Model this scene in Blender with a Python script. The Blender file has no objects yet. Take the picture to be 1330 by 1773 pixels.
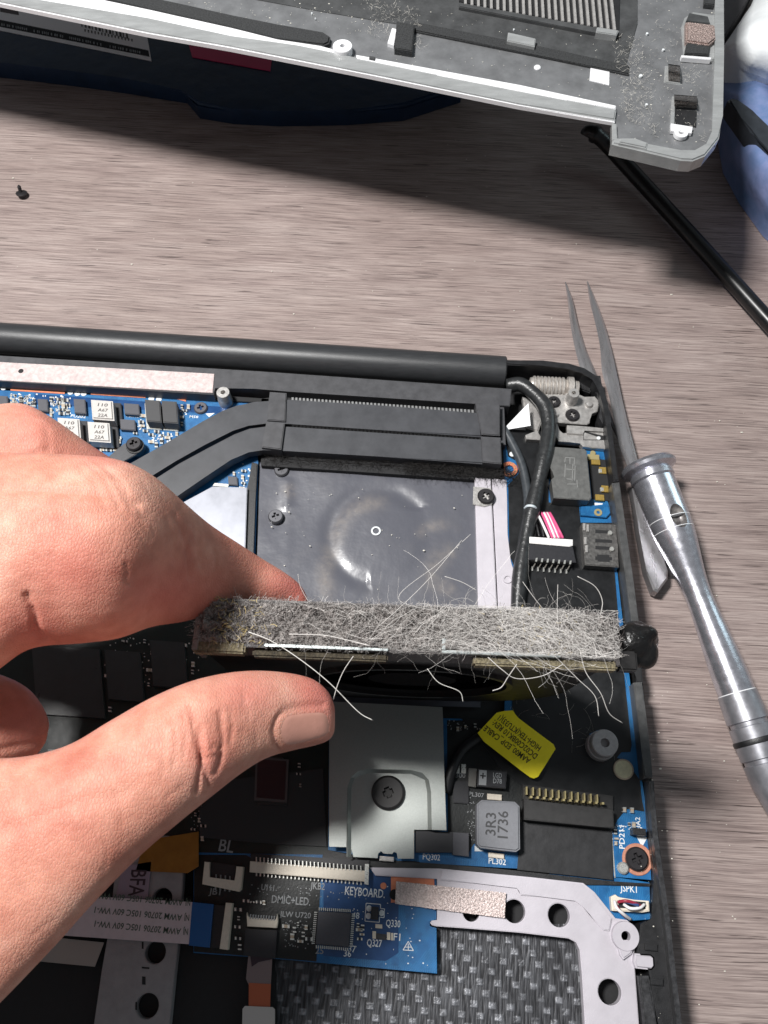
import bpy, bmesh, math, random
import numpy as np
from mathutils import Vector, Matrix
from mathutils.bvhtree import BVHTree
random.seed(7); RS = np.random.RandomState(7)
S = bpy.context.scene
S.unit_settings.system = 'METRIC'; S.unit_settings.scale_length = 0.01   # one unit is a centimetre
# ---------------------------------------------------------------- camera
FP, TH, DIST, ZR = 1450.0, math.radians(25), 20.0, 1.0
CAM = np.array([0, -DIST*math.sin(TH), ZR+DIST*math.cos(TH)])
cd = bpy.data.cameras.new('camera'); cam = bpy.data.objects.new('camera', cd); S.collection.objects.link(cam)
cam.location = CAM; cam.rotation_euler = (TH, 0, 0)
cd.sensor_fit = 'HORIZONTAL'; cd.sensor_width = 36; cd.lens = FP/1330*36; cd.clip_start = 0.5; cd.clip_end = 400
S.camera = cam
cd.dof.use_dof = True; cd.dof.focus_distance = 16.5; cd.dof.aperture_fstop = 1.3
# ---------------------------------------------------------------- light
w = bpy.data.worlds.new("World"); S.world = w; w.use_nodes = True
w.node_tree.nodes['Background'].inputs[0].default_value = (0.86, 0.93, 1, 1)
w.node_tree.nodes['Background'].inputs[1].default_value = 0.17
def area(name, loc, target, size, power, col, sy=None):
    l = bpy.data.lights.new(name, 'AREA'); l.energy = power; l.color = col; l.size = size
    if sy: l.shape = 'RECTANGLE'; l.size_y = sy
    o = bpy.data.objects.new(name, l); S.collection.objects.link(o); o.location = loc
    o.rotation_euler = (Vector(target)-Vector(loc)).to_track_quat('-Z', 'Y').to_euler(); return o
area('ceiling_lamp', (-20.5, 4.5, 53), (-1, 0, 1), 8.0, 50000, (1, 0.985, 0.965))
area('window_light', (60, 30, 30), (3, 0, 1), 10, 5200, (0.72, 0.95, 1), 40)
S.view_settings.view_transform = 'Standard'; S.view_settings.look = 'None'; S.view_settings.exposure = 0.0; S.view_settings.gamma = 1
S.cycles.use_denoising = True
S.cycles.max_bounces = 8
# ---------------------------------------------------------------- helpers
def ray(x, y):
    a = (x-665)/FP; b = -(y-886.5)/FP
    return np.array([a, b*math.cos(TH)+math.sin(TH), b*math.sin(TH)-math.cos(TH)])
def P(x, y, z):
    r = ray(x, y); return CAM + r*((z-CAM[2])/r[2])
def pix(v):
    v = np.asarray(v)-CAM
    d = v[..., 1]*math.sin(TH)-v[..., 2]*math.cos(TH)
    return 665+FP*v[..., 0]/d, 886.5-FP*(v[..., 1]*math.cos(TH)+v[..., 2]*math.sin(TH))/d
def pxs(z, x=665, y=886): return float(P(x+1, y, z)[0]-P(x, y, z)[0])
def lin(c): return tuple((v/255/12.92 if v/255 <= .04045 else ((v/255+.055)/1.055)**2.4) for v in c)
MATS = {}
def mat(name, rgb, rough=.5, metal=0., var=0., vs=3., bump=0., bs=20., rgb2=None, spec=.5, coat=0., stretch=None, sss=0.):
    if name in MATS: return MATS[name]
    m = bpy.data.materials.new(name); m.use_nodes = True; nt = m.node_tree; N = nt.nodes; L = nt.links
    b = N['Principled BSDF']; c = lin(rgb)
    b.inputs['Base Color'].default_value = (*c, 1); b.inputs['Roughness'].default_value = rough
    b.inputs['Metallic'].default_value = metal; b.inputs['Specular IOR Level'].default_value = spec
    b.inputs['Coat Weight'].default_value = coat
    tc = N.new('ShaderNodeTexCoord'); vec = tc.outputs['Object']
    if stretch:
        mp = N.new('ShaderNodeMapping'); mp.inputs['Scale'].default_value = stretch; L.new(vec, mp.inputs[0]); vec = mp.outputs[0]
    if var or rgb2:
        n = N.new('ShaderNodeTexNoise'); n.inputs['Scale'].default_value = vs; n.inputs['Detail'].default_value = 6; n.inputs['Roughness'].default_value = .65
        L.new(vec, n.inputs['Vector'])
        r = N.new('ShaderNodeValToRGB'); r.color_ramp.elements[0].position = .33; r.color_ramp.elements[1].position = .67
        c2 = lin(rgb2) if rgb2 else tuple(min(1, v*(1+var)) for v in c); c1 = c if rgb2 else tuple(v*(1-var) for v in c)
        r.color_ramp.elements[0].color = (*c1, 1); r.color_ramp.elements[1].color = (*c2, 1)
        L.new(n.outputs[0], r.inputs[0]); L.new(r.outputs[0], b.inputs['Base Color'])
        mr = N.new('ShaderNodeMapRange'); mr.inputs[3].default_value = max(.05, rough-.1); mr.inputs[4].default_value = min(1, rough+.12)
        L.new(n.outputs[0], mr.inputs[0]); L.new(mr.outputs[0], b.inputs['Roughness'])
    if bump:
        n2 = N.new('ShaderNodeTexNoise'); n2.inputs['Scale'].default_value = bs; n2.inputs['Detail'].default_value = 4; L.new(vec, n2.inputs['Vector'])
        bp = N.new('ShaderNodeBump'); bp.inputs['Strength'].default_value = 1; bp.inputs['Distance'].default_value = bump
        L.new(n2.outputs[0], bp.inputs['Height']); L.new(bp.outputs[0], b.inputs['Normal'])
    MATS[name] = m; return m
def recentre(o):
    me = o.data; n = len(me.vertices)
    if not n: return
    a = np.empty(n*3); me.vertices.foreach_get('co', a); a = a.reshape(-1, 3)
    c = (a.min(0)+a.max(0))/2; c[2] = a[:, 2].min(); a -= c; me.vertices.foreach_set('co', a.ravel()); o.location = Vector(c)
def link(name, me, m=None, parent=None):
    o = bpy.data.objects.new(name, me); S.collection.objects.link(o)
    if m is not None: me.materials.append(m)
    recentre(o)
    if parent is not None: set_parent(o, parent)
    return o
def wloc(p):
    v = Vector((0, 0, 0))
    while p is not None: v = v + p.location; p = p.parent
    return v
def set_parent(o, p):
    o.parent = p; o.location = o.location - wloc(p)     # no parent is rotated or scaled
def bm_obj(name, bm, m, parent=None, smooth=False):
    me = bpy.data.meshes.new(name); bm.normal_update(); bm.to_mesh(me); bm.free()
    if smooth: me.polygons.foreach_set('use_smooth', [True]*len(me.polygons))
    return link(name, me, m, parent)
def empty(name, loc, label, cat, group=None):
    o = bpy.data.objects.new(name, None); S.collection.objects.link(o); o.location = Vector(loc); o.empty_display_size = .5
    tag(o, label, cat, group); return o
def tag(o, label, cat=None, group=None, kind=None):
    if label: o['label'] = label
    if cat: o['category'] = cat
    if group: o['group'] = group
    if kind: o['kind'] = kind
    return o
def stuff(o): o['kind'] = 'stuff'; return o
def add_poly(bm, pts3, depth, bev=0., seg=2):
    """pts3: world points of the top outline; depth: how far the sides stand down."""
    A = sum(p[0]*q[1]-q[0]*p[1] for p, q in zip(pts3, list(pts3[1:])+[pts3[0]]))
    if A < 0: pts3 = pts3[::-1]
    n = len(pts3); vs = [bm.verts.new(p) for p in pts3]; top = bm.faces.new(vs)
    if depth:
        lo = [bm.verts.new((p[0], p[1], p[2]-depth)) for p in pts3]; bm.faces.new(lo[::-1])
        for i in range(n): bm.faces.new((vs[i], lo[i], lo[(i+1) % n], vs[(i+1) % n]))
        if bev: bmesh.ops.bevel(bm, geom=list(top.edges), offset=bev, segments=seg, affect='EDGES', clamp_overlap=True)
def prism(name, pts, z1, z0, m, parent=None, bev=.015, seg=2):
    """Block whose top outline is seen at the photo points pts, at height z1, standing down to z0."""
    bm = bmesh.new(); add_poly(bm, [P(x, y, z1) for x, y in pts], z1-z0, bev, seg)
    bmesh.ops.recalc_face_normals(bm, faces=bm.faces)
    return bm_obj(name, bm, m, parent)
def rect(x, y, w, h, sl=.085, sk=0.):
    """Corner points of a laptop-aligned rectangle centred at x,y."""
    return [(x-w/2+sk*h/2, y-h/2-sl*w/2), (x+w/2+sk*h/2, y-h/2+sl*w/2), (x+w/2-sk*h/2, y+h/2+sl*w/2), (x-w/2-sk*h/2, y+h/2-sl*w/2)]
def disc_pts(c, r, n=28): return [(c[0]+r*math.cos(a), c[1]+r*math.sin(a), c[2]) for a in [2*math.pi*i/n for i in range(n)]]
def lathe(name, axis0, direc, prof, m, parent=None, n=32, smooth=True):
    """prof: list of (distance along axis, radius)."""
    d = Vector(direc).normalized(); a = d.orthogonal().normalized(); b = d.cross(a); bm = bmesh.new(); rings = []
    for s, r in prof:
        c = Vector(axis0)+d*s
        rings.append([bm.verts.new(c+(a*math.cos(t)+b*math.sin(t))*max(r, 1e-4)) for t in [2*math.pi*i/n for i in range(n)]])
    for r0, r1 in zip(rings, rings[1:]):
        for i in range(n): bm.faces.new((r0[i], r0[(i+1) % n], r1[(i+1) % n], r1[i]))
    bm.faces.new(rings[0][::-1]); bm.faces.new(rings[-1])
    bmesh.ops.recalc_face_normals(bm, faces=bm.faces)
    o = bm_obj(name, bm, m, parent, smooth)
    if smooth:
        o.data.set_sharp_from_angle(angle=math.radians(35))
    return o
def catmull(pts, k=6):
    p = [np.array(q, float) for q in pts]; p = [2*p[0]-p[1]]+p+[2*p[-1]-p[-2]]; out = []
    for i in range(1, len(p)-2):
        for j in range(k):
            t = j/k
            out.append(.5*((2*p[i])+(-p[i-1]+p[i+1])*t+(2*p[i-1]-5*p[i]+4*p[i+1]-p[i+2])*t*t+(-p[i-1]+3*p[i]-3*p[i+1]+p[i+2])*t**3))
    out.append(p[-2]); return out
def add_tube(bm, pts, rad, n=8, cap=True):
    pts = [Vector(p) for p in pts]; N = len(pts); rings = []; prev = None
    for i, p in enumerate(pts):
        t = (pts[min(i+1, N-1)]-pts[max(i-1, 0)]).normalized()
        a = (prev-t*prev.dot(t)).normalized() if prev and (prev-t*prev.dot(t)).length > 1e-6 else t.orthogonal().normalized()
        prev = a; b = t.cross(a); r = rad(i/(N-1)) if callable(rad) else rad
        rings.append([bm.verts.new(p+(a*math.cos(q)+b*math.sin(q))*r) for q in [2*math.pi*k/n for k in range(n)]])
    for r0, r1 in zip(rings, rings[1:]):
        for i in range(n): bm.faces.new((r0[i], r0[(i+1) % n], r1[(i+1) % n], r1[i]))
    if cap: bm.faces.new(rings[0][::-1]); bm.faces.new(rings[-1])
def tube(name, pts, rad, m, parent=None, n=10, k=6):
    """pts: photo points with heights (x, y, z)."""
    bm = bmesh.new(); add_tube(bm, catmull([P(*q) for q in pts], k), rad, n); bmesh.ops.recalc_face_normals(bm, faces=bm.faces)
    return bm_obj(name, bm, m, parent, True)
def text(s, p0, p1, h, z, m, parent, name='printed_text', flip=False):
    """Flat print running from photo point p0 to p1 (baseline), h photo pixels tall."""
    cu = bpy.data.curves.new('t', 'FONT'); cu.body = s; cu.resolution_u = 2; cu.offset = .012
    o = bpy.data.objects.new('t', cu); S.collection.objects.link(o)
    me = bpy.data.meshes.new_from_object(o.evaluated_get(bpy.context.evaluated_depsgraph_get())); bpy.data.objects.remove(o)
    n = len(me.vertices); a = np.empty(n*3); me.vertices.foreach_get('co', a); a = a.reshape(-1, 3)
    a[:, 0] -= a[:, 0].min(); wd = max(a[:, 0].max(), 1e-6)
    A = P(*p0, z); B = P(*p1, z); X = (B-A); ln = np.linalg.norm(X); X /= ln; Y = np.array([-X[1], X[0], 0])
    if flip: Y = -Y
    hh = h*pxs(z)/.7
    out = A+np.outer(a[:, 0]/wd*ln, X)+np.outer(a[:, 1]*hh, Y)
    me.vertices.foreach_set('co', out.ravel()); me.update()
    return link(name, me, m, parent)
def clone(o, px0, px1, z):
    """Copy of a piece, moved by the step between two photo points at height z; shares its mesh."""
    c = o.copy(); S.collection.objects.link(c); d = P(*px1, z)-P(*px0, z); c.location = o.location+Vector(d); return c
def screw(name, x, y, z, r, m, parent, cross=.5, h=.09, sub=True, tilt=0):
    """Round screw head with a real cross recess."""
    c = P(x, y, z); n = 32; bm = bmesh.new(); R = r*pxs(z)
    cw = R*.16; cl = R*cross
    pts = [(cw, cw), (cw, cl), (-cw, cl), (-cw, cw), (-cl, cw), (-cl, -cw), (-cw, -cw), (-cw, -cl), (cw, -cl), (cw, -cw), (cl, -cw), (cl, cw)]
    ang = math.radians(20+tilt); pts = [(a*math.cos(ang)-b*math.sin(ang), a*math.sin(ang)+b*math.cos(ang)) for a, b in pts]
    lo = [bm.verts.new((c[0]+a*.8, c[1]+b*.8, c[2]-h*.9)) for a, b in pts]; hi = [bm.verts.new((c[0]+a, c[1]+b, c[2])) for a, b in pts]
    for i in range(12): bm.faces.new((hi[i], hi[(i+1) % 12], lo[(i+1) % 12], lo[i]))
    bm.faces.new(lo)
    K = 48; ring = [(R*.86*math.cos(2*math.pi*i/K), R*.86*math.sin(2*math.pi*i/K)) for i in range(K)]
    rv = [bm.verts.new((c[0]+a, c[1]+b, c[2])) for a, b in ring]
    r2 = [bm.verts.new((c[0]+a/.86, c[1]+b/.86, c[2]-h*.35)) for a, b in ring]; r3 = [bm.verts.new((c[0]+a/.86, c[1]+b/.86, c[2]-h-.03)) for a, b in ring]
    for u, v in ((rv, r2), (r2, r3)):
        for i in range(K): bm.faces.new((u[i], v[i], v[(i+1) % K], u[(i+1) % K]))
    es = [bm.edges.get((hi[i], hi[(i+1) % 12])) for i in range(12)]+[bm.edges.get((rv[i], rv[(i+1) % K])) for i in range(K)]
    bmesh.ops.triangle_fill(bm, edges=es, use_beauty=True)
    bmesh.ops.recalc_face_normals(bm, faces=bm.faces)
    return bm_obj(name, bm, m, parent)
def ring_obj(name, x, y, z, r1, r0, m, parent, h=.02, z0=None):
    c = P(x, y, z); s = pxs(z); d = Vector((0, 0, 1)); R1, R0 = r1*s, r0*s; hh = (z-z0) if z0 is not None else h
    n = 32; bm = bmesh.new(); rs = []
    for rr, zz in ((R0, -hh), (R0, 0), (R1*.97, 0), (R1, -min(.02, hh*.5)), (R1, -hh)):
        rs.append([bm.verts.new((c[0]+rr*math.cos(2*math.pi*i/n), c[1]+rr*math.sin(2*math.pi*i/n), c[2]+zz)) for i in range(n)])
    for u, v in zip(rs, rs[1:]+rs[:1]):
        for i in range(n): bm.faces.new((u[i], u[(i+1) % n], v[(i+1) % n], v[i]))
    bmesh.ops.recalc_face_normals(bm, faces=bm.faces)
    return bm_obj(name, bm, m, parent)
def disc(name, x, y, z, r, m, parent, h=.03, bev=.008):
    c = P(x, y, z); bm = bmesh.new(); add_poly(bm, disc_pts(c, r*pxs(z), 24), h, bev, 1); bmesh.ops.recalc_face_normals(bm, faces=bm.faces)
    return bm_obj(name, bm, m, parent)
# ---------------------------------------------------------------- materials
def wood():
    m = bpy.data.materials.new('grey_wood'); m.use_nodes = True; nt = m.node_tree; N = nt.nodes; L = nt.links; b = N['Principled BSDF']
    tc = N.new('ShaderNodeTexCoord'); rot = N.new('ShaderNodeMapping'); rot.inputs['Rotation'].default_value = (0, 0, math.radians(3.5)); L.new(tc.outputs['Object'], rot.inputs[0])
    wn = N.new('ShaderNodeTexNoise'); wn.inputs['Scale'].default_value = .16; wn.inputs['Detail'].default_value = 2; L.new(rot.outputs[0], wn.inputs['Vector'])
    wm = N.new('ShaderNodeVectorMath'); wm.operation = 'MULTIPLY_ADD'; wm.inputs[1].default_value = (0, .3, 0); L.new(wn.outputs['Color'], wm.inputs[0]); L.new(rot.outputs[0], wm.inputs[2])
    def streak(sx, sy, det, rough=.6, off=0):
        mp = N.new('ShaderNodeMapping'); mp.inputs['Scale'].default_value = (sx, sy, 1); mp.inputs['Location'].default_value = (off, off*1.7, 0); L.new(wm.outputs[0], mp.inputs[0])
        n = N.new('ShaderNodeTexNoise'); n.inputs['Scale'].default_value = 1; n.inputs['Detail'].default_value = det; n.inputs['Roughness'].default_value = rough; L.new(mp.outputs[0], n.inputs['Vector']); return n.outputs[0]
    def ramp(src, stops):
        r = N.new('ShaderNodeValToRGB'); e = r.color_ramp.elements
        e[0].position, e[1].position = stops[0][0], stops[-1][0]; e[0].color = (*lin(stops[0][1]), 1); e[1].color = (*lin(stops[-1][1]), 1)
        for p, c in stops[1:-1]: q = e.new(p); q.color = (*lin(c), 1)
        L.new(src, r.inputs[0]); return r.outputs[0]
    base = ramp(streak(.22, 2.4, 7, .7), [(.3, (158, 142, 139)), (.5, (174, 159, 155)), (.7, (188, 174, 170))])
    fine = ramp(streak(.6, 30, 4, .7, 5), [(.34, (150, 140, 138)), (.62, (255, 253, 250))])
    pore = ramp(streak(.42, 26, 3, .6, 11), [(.33, (118, 105, 103)), (.405, (255, 255, 255))])
    lens = ramp(streak(.8, 19, 2, .5, 21), [(.3, (105, 92, 92)), (.35, (255, 255, 255))])
    def mul(a, c, f):
        x = N.new('ShaderNodeMix'); x.data_type = 'RGBA'; x.blend_type = 'MULTIPLY'; x.inputs[0].default_value = f; L.new(a, x.inputs[6]); L.new(c, x.inputs[7]); return x.outputs[2]
    c = mul(mul(mul(base, fine, .8), pore, .8), lens, .8)
    blot = ramp(streak(.25, .35, 3, .5, 31), [(.3, (226, 222, 220)), (.7, (255, 255, 255))])
    c = mul(c, blot, .8)
    L.new(c, b.inputs['Base Color']); b.inputs['Roughness'].default_value = .55
    bp = N.new('ShaderNodeBump'); bp.inputs['Strength'].default_value = .7; bp.inputs['Distance'].default_value = .02; L.new(c, bp.inputs['Height']); L.new(bp.outputs[0], b.inputs['Normal'])
    return m
def weave():
    m = bpy.data.materials.new('woven_tray'); m.use_nodes = True; nt = m.node_tree; N = nt.nodes; L = nt.links; b = N['Principled BSDF']
    tc = N.new('ShaderNodeTexCoord'); mp = N.new('ShaderNodeMapping'); mp.inputs['Rotation'].default_value = (0, 0, math.radians(4.5)); L.new(tc.outputs['Object'], mp.inputs[0])
    sp = N.new('ShaderNodeSeparateXYZ'); L.new(mp.outputs[0], sp.inputs[0])
    def mth(op, a, bb=None, c=None):
        x = N.new('ShaderNodeMath'); x.operation = op
        for i, v in enumerate((a, bb, c)):
            if v is None: continue
            if isinstance(v, (int, float)): x.inputs[i].default_value = v
            else: L.new(v, x.inputs[i])
        return x.outputs[0]
    u = mth('DIVIDE', sp.outputs[0], .35); v = mth('DIVIDE', sp.outputs[1], .19)
    row = mth('FLOOR', v); us = mth('ADD', u, mth('MULTIPLY', row, .36))       # staggered rows of bright cells
    fu = mth('ABSOLUTE', mth('SUBTRACT', mth('FRACT', us), .5)); fv = mth('ABSOLUTE', mth('SUBTRACT', mth('FRACT', v), .5))
    cell = mth('MULTIPLY', mth('SMOOTH_MIN', 1, mth('MULTIPLY', mth('MAXIMUM', mth('SUBTRACT', .24, fu), 0), 9), .2), mth('MINIMUM', 1, mth('MULTIPLY', mth('MAXIMUM', mth('SUBTRACT', .36, fv), 0), 7)))
    n = N.new('ShaderNodeTexNoise'); n.inputs['Scale'].default_value = 1; n.inputs['Detail'].default_value = 3
    m2 = N.new('ShaderNodeMapping'); m2.inputs['Scale'].default_value = (24, 2.6, 1); L.new(mp.outputs[0], m2.inputs[0]); L.new(m2.outputs[0], n.inputs['Vector'])
    thr = N.new('ShaderNodeMapRange'); thr.inputs[1].default_value = .38; thr.inputs[2].default_value = .68; L.new(n.outputs[0], thr.inputs[0])
    n3 = N.new('ShaderNodeTexNoise'); n3.inputs['Scale'].default_value = 9; n3.inputs['Detail'].default_value = 3; L.new(mp.outputs[0], n3.inputs['Vector'])
    t3 = N.new('ShaderNodeMapRange'); t3.inputs[1].default_value = .3; t3.inputs[2].default_value = .65; L.new(n3.outputs[0], t3.inputs[0])
    f = mth('ADD', mth('MULTIPLY', thr.outputs[0], .30), mth('MULTIPLY', mth('MULTIPLY', cell, t3.outputs[0]), .75))
    n5 = N.new('ShaderNodeTexNoise'); n5.inputs['Scale'].default_value = 1.1; n5.inputs['Detail'].default_value = 3; L.new(mp.outputs[0], n5.inputs['Vector']); f = mth('MULTIPLY', f, mth('MULTIPLY_ADD', n5.outputs[0], 1.5, .1))
    r = N.new('ShaderNodeValToRGB'); r.color_ramp.elements[0].color = (*lin((36, 36, 39)), 1); r.color_ramp.elements[1].color = (*lin((150, 152, 158)), 1); L.new(f, r.inputs[0])
    L.new(r.outputs[0], b.inputs['Base Color']); b.inputs['Metallic'].default_value = .3; b.inputs['Roughness'].default_value = .42
    bp = N.new('ShaderNodeBump'); bp.inputs['Strength'].default_value = .8; bp.inputs['Distance'].default_value = .02; L.new(f, bp.inputs['Height']); L.new(bp.outputs[0], b.inputs['Normal'])
    return m
WOOD = wood(); WEAVE = weave()
BLK = mat('black_plastic', (30, 30, 32), .42, var=.35, vs=6, bump=.004, bs=60)
BLKM = mat('black_matte', (26, 26, 28), .7, var=.3, vs=8)
TUBE = mat('hinge_plastic', (52, 53, 55), .36, var=.12, vs=5, bump=.0015, bs=90, stretch=(.6, 3, 3))
DGREY = mat('dark_grey_paint', (68, 68, 71), .46, var=.2, vs=4, bump=.002, bs=70)
PIPE = mat('heat_pipe_coating', (64, 65, 69), .42, var=.16, vs=2.2, bump=.0012, bs=120)
CHAS = mat('chassis_dark', (58, 58, 60), .4, metal=.3, var=.5, vs=9, bump=.004, bs=40)
RIM = mat('chassis_rim', (84, 84, 84), .42, metal=.4, var=.3, vs=5, bump=.006, bs=50)
MAG = mat('magnesium', (196, 191, 198), .5, metal=.25, var=.05, vs=2, bump=.002, bs=40)
STEEL = mat('brushed_steel', (178, 182, 178), .38, metal=.75, var=.06, vs=30, bump=.0008, bs=150)
ZINC = mat('zinc_bracket', (188, 185, 182), .38, metal=.6, var=.2, vs=8, bump=.004, bs=40)
FOIL = mat('foil_tape', (214, 198, 195), .5, metal=.2, rgb2=(180, 165, 164), vs=9, bump=.006, bs=30)
CRINK = mat('crinkled_foil', (236, 220, 216), .38, metal=.35, rgb2=(176, 158, 152), vs=26, bump=.03, bs=26)
PCB = mat('blue_solder_mask', (16, 92, 146), .42, var=.22, vs=4, bump=.003, bs=40, coat=.08)
def traces(m, base, hi):
    nt = m.node_tree; N = nt.nodes; L = nt.links; b = N['Principled BSDF']; tc = N.new('ShaderNodeTexCoord')
    mp = N.new('ShaderNodeMapping'); mp.inputs['Rotation'].default_value = (0, 0, math.radians(40)); L.new(tc.outputs['Object'], mp.inputs[0])
    vo = N.new('ShaderNodeTexVoronoi'); vo.distance = 'CHEBYCHEV'; vo.inputs['Scale'].default_value = 5.5; L.new(tc.outputs['Object'], vo.inputs['Vector'])
    wv = N.new('ShaderNodeTexWave'); wv.inputs['Scale'].default_value = 9; wv.inputs['Distortion'].default_value = 0; 
    mx0 = N.new('ShaderNodeMix'); mx0.data_type = 'VECTOR'; gt = N.new('ShaderNodeMath'); gt.operation = 'GREATER_THAN'; gt.inputs[1].default_value = .5; sp = N.new('ShaderNodeSeparateColor'); L.new(vo.outputs['Color'], sp.inputs[0]); L.new(sp.outputs[0], gt.inputs[0])
    L.new(gt.outputs[0], mx0.inputs[0]); L.new(tc.outputs['Object'], mx0.inputs[4]); L.new(mp.outputs[0], mx0.inputs[5]); L.new(mx0.outputs[1], wv.inputs['Vector'])
    r = N.new('ShaderNodeMapRange'); r.inputs[1].default_value = .55; r.inputs[2].default_value = .7; L.new(wv.outputs[0], r.inputs[0])
    mk = N.new('ShaderNodeMath'); mk.operation = 'GREATER_THAN'; mk.inputs[1].default_value = .42; L.new(sp.outputs[1], mk.inputs[0])
    ml = N.new('ShaderNodeMath'); ml.operation = 'MULTIPLY'; L.new(r.outputs[0], ml.inputs[0]); L.new(mk.outputs[0], ml.inputs[1]); m3 = N.new('ShaderNodeMath'); m3.operation = 'MULTIPLY'; m3.inputs[1].default_value = .45; L.new(ml.outputs[0], m3.inputs[0])
    mx = N.new('ShaderNodeMix'); mx.data_type = 'RGBA'; L.new(m3.outputs[0], mx.inputs[0]); src = b.inputs['Base Color'].links[0].from_socket; L.new(src, mx.inputs[6]); mx.inputs[7].default_value = (*lin(hi), 1); L.new(mx.outputs[2], b.inputs['Base Color'])
traces(PCB, None, (44, 128, 180))
PCB2 = mat('blue_trace_area', (12, 64, 116), .3, var=.15, vs=4, coat=.3)
SILK = mat('white_print', (222, 226, 228), .6)
SILKD = mat('grey_print', (150, 152, 154), .6)
INK = mat('dark_print', (62, 58, 56), .6)
COP = mat('bare_copper', (222, 138, 104), .4, metal=.35, var=.1, vs=12)
SOLD = mat('solder', (226, 226, 220), .28, metal=.7, var=.15, vs=30)
IVORY = mat('ivory_plastic', (222, 212, 196), .5, var=.06, vs=20)
CHIP = mat('chip_epoxy', (78, 78, 84), .5, var=.08, vs=20, bump=.001, bs=120)
DKS = mat('board_shade_black', (13, 18, 18), .45, var=.4, vs=6, bump=.004, bs=20); POCK = mat('board_shade_green', (12, 26, 22), .4, var=.3, vs=5)  # dark tones that paint shade onto the boards
CHIPD = mat('chip_dark', (40, 40, 44), .42, var=.1, vs=20)
INDT = mat('inductor_top', (188, 184, 180), .5, metal=.2, var=.07, vs=18, bump=.002, bs=60)
CERAM = mat('ceramic_part', (176, 160, 140), .5, var=.15, vs=30)
MYLAR = mat('black_mylar', (21, 22, 24), .36, var=.35, vs=3, bump=.008, bs=2.2)
GOLD = mat('gold_pad', (206, 190, 140), .35, metal=.6)
BRASS = mat('brass_contact', (176, 148, 78), .4, metal=.5, var=.2, vs=20)
def film_mat():
    m = mat('fan_bay_film', (68, 69, 76), .33, var=.1, vs=2, bump=.03, bs=1.1, coat=.25)
    nt = m.node_tree; N = nt.nodes; L = nt.links; b = N['Principled BSDF']
    tc = N.new('ShaderNodeTexCoord'); n = N.new('ShaderNodeTexNoise'); n.inputs['Scale'].default_value = 1.1; n.inputs['Detail'].default_value = 7; L.new(tc.outputs['Object'], n.inputs['Vector'])
    r = N.new('ShaderNodeMapRange'); r.inputs[1].default_value = .52; r.inputs[2].default_value = .72; L.new(n.outputs[0], r.inputs[0])
    mx = N.new('ShaderNodeMix'); mx.data_type = 'RGBA'; L.new(r.outputs[0], mx.inputs[0]); mx.inputs[6].default_value = (*lin((88, 89, 97)), 1); mx.inputs[7].default_value = (*lin((94, 94, 100)), 1)
    at = N.new('ShaderNodeAttribute'); at.attribute_name = 'painted_glint'; m2 = N.new('ShaderNodeMix'); m2.data_type = 'RGBA'; n2 = N.new('ShaderNodeTexNoise'); n2.inputs['Scale'].default_value = 6; n2.inputs['Detail'].default_value = 6; L.new(tc.outputs['Object'], n2.inputs['Vector'])
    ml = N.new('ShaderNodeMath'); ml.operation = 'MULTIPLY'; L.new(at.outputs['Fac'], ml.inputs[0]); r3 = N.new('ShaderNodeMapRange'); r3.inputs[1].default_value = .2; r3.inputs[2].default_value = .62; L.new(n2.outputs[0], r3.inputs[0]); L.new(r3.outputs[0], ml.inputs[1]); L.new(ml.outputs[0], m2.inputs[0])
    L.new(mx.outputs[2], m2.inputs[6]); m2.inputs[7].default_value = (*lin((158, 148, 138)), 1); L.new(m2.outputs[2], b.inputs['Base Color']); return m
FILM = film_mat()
# ---------------------------------------------------------------- desk
bm = bmesh.new()
bmesh.ops.create_grid(bm, x_segments=2, y_segments=2, size=60)
bmesh.ops.translate(bm, verts=bm.verts, vec=(0, 20, 0)); desk = bm_obj('desk', bm, WOOD); tag(desk, None, kind='structure')
# ---------------------------------------------------------------- laptop
LAP = empty('laptop', P(600, 1100, 0), 'opened black laptop with blue circuit boards and heat pipes exposed on the grey wooden desk', 'laptop')
outer = [(-260, 588), (875, 621), (985, 628), (1022, 641), (1046, 668), (1056, 720), (1074, 850), (1094, 990), (1110, 1100), (1120, 1220), (1131, 1340), (1140, 1450), (1159, 1584), (1181, 1773), (1210, 1980), (-260, 1980)]
def wz(pts, z): return [P(x, y, z) for x, y in pts]
prism('chassis_floor', [(-260, 600), (870, 640), (1040, 650), (1070, 850), (1106, 1100), (1128, 1345), (1165, 1650), (1190, 1980), (-260, 1980)], .55, .05, BLKM, LAP)
def wall(name, line, thick, z1, z0, m, parent=None, bev=.03):
    """A thin rim whose outer top edge follows line; thick in photo pixels to the left/below of travel."""
    n = len(line); inner = []
    for i, (x, y) in enumerate(line):
        a = line[max(i-1, 0)]; b = line[min(i+1, n-1)]; dx, dy = b[0]-a[0], b[1]-a[1]; l = math.hypot(dx, dy)
        inner.append((x-dy/l*thick, y+dx/l*thick))
    return prism(name, line+inner[::-1], z1, z0, m, parent, bev)
wall('rim', [(876, 622), (940, 624), (985, 628), (1012, 636), (1034, 650), (1047, 672), (1053, 700), (1060, 745), (1072, 832)], 9, 1.42, .04, BLK, LAP)
wall('rim', [(1073, 834), (1084, 915), (1097, 1005), (1104, 1060), (1111, 1105)], 13, 1.40, .04, RIM, LAP)
wall('rim', [(1112, 1180), (1118, 1230), (1126, 1300), (1131, 1346)], 15, 1.30, .04, RIM, LAP)
wall('rim', [(1133, 1352), (1140, 1450), (1148, 1510), (1159, 1584), (1170, 1680), (1183, 1790), (1205, 1960)], 9, 1.32, .04, CHAS, LAP)
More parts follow.
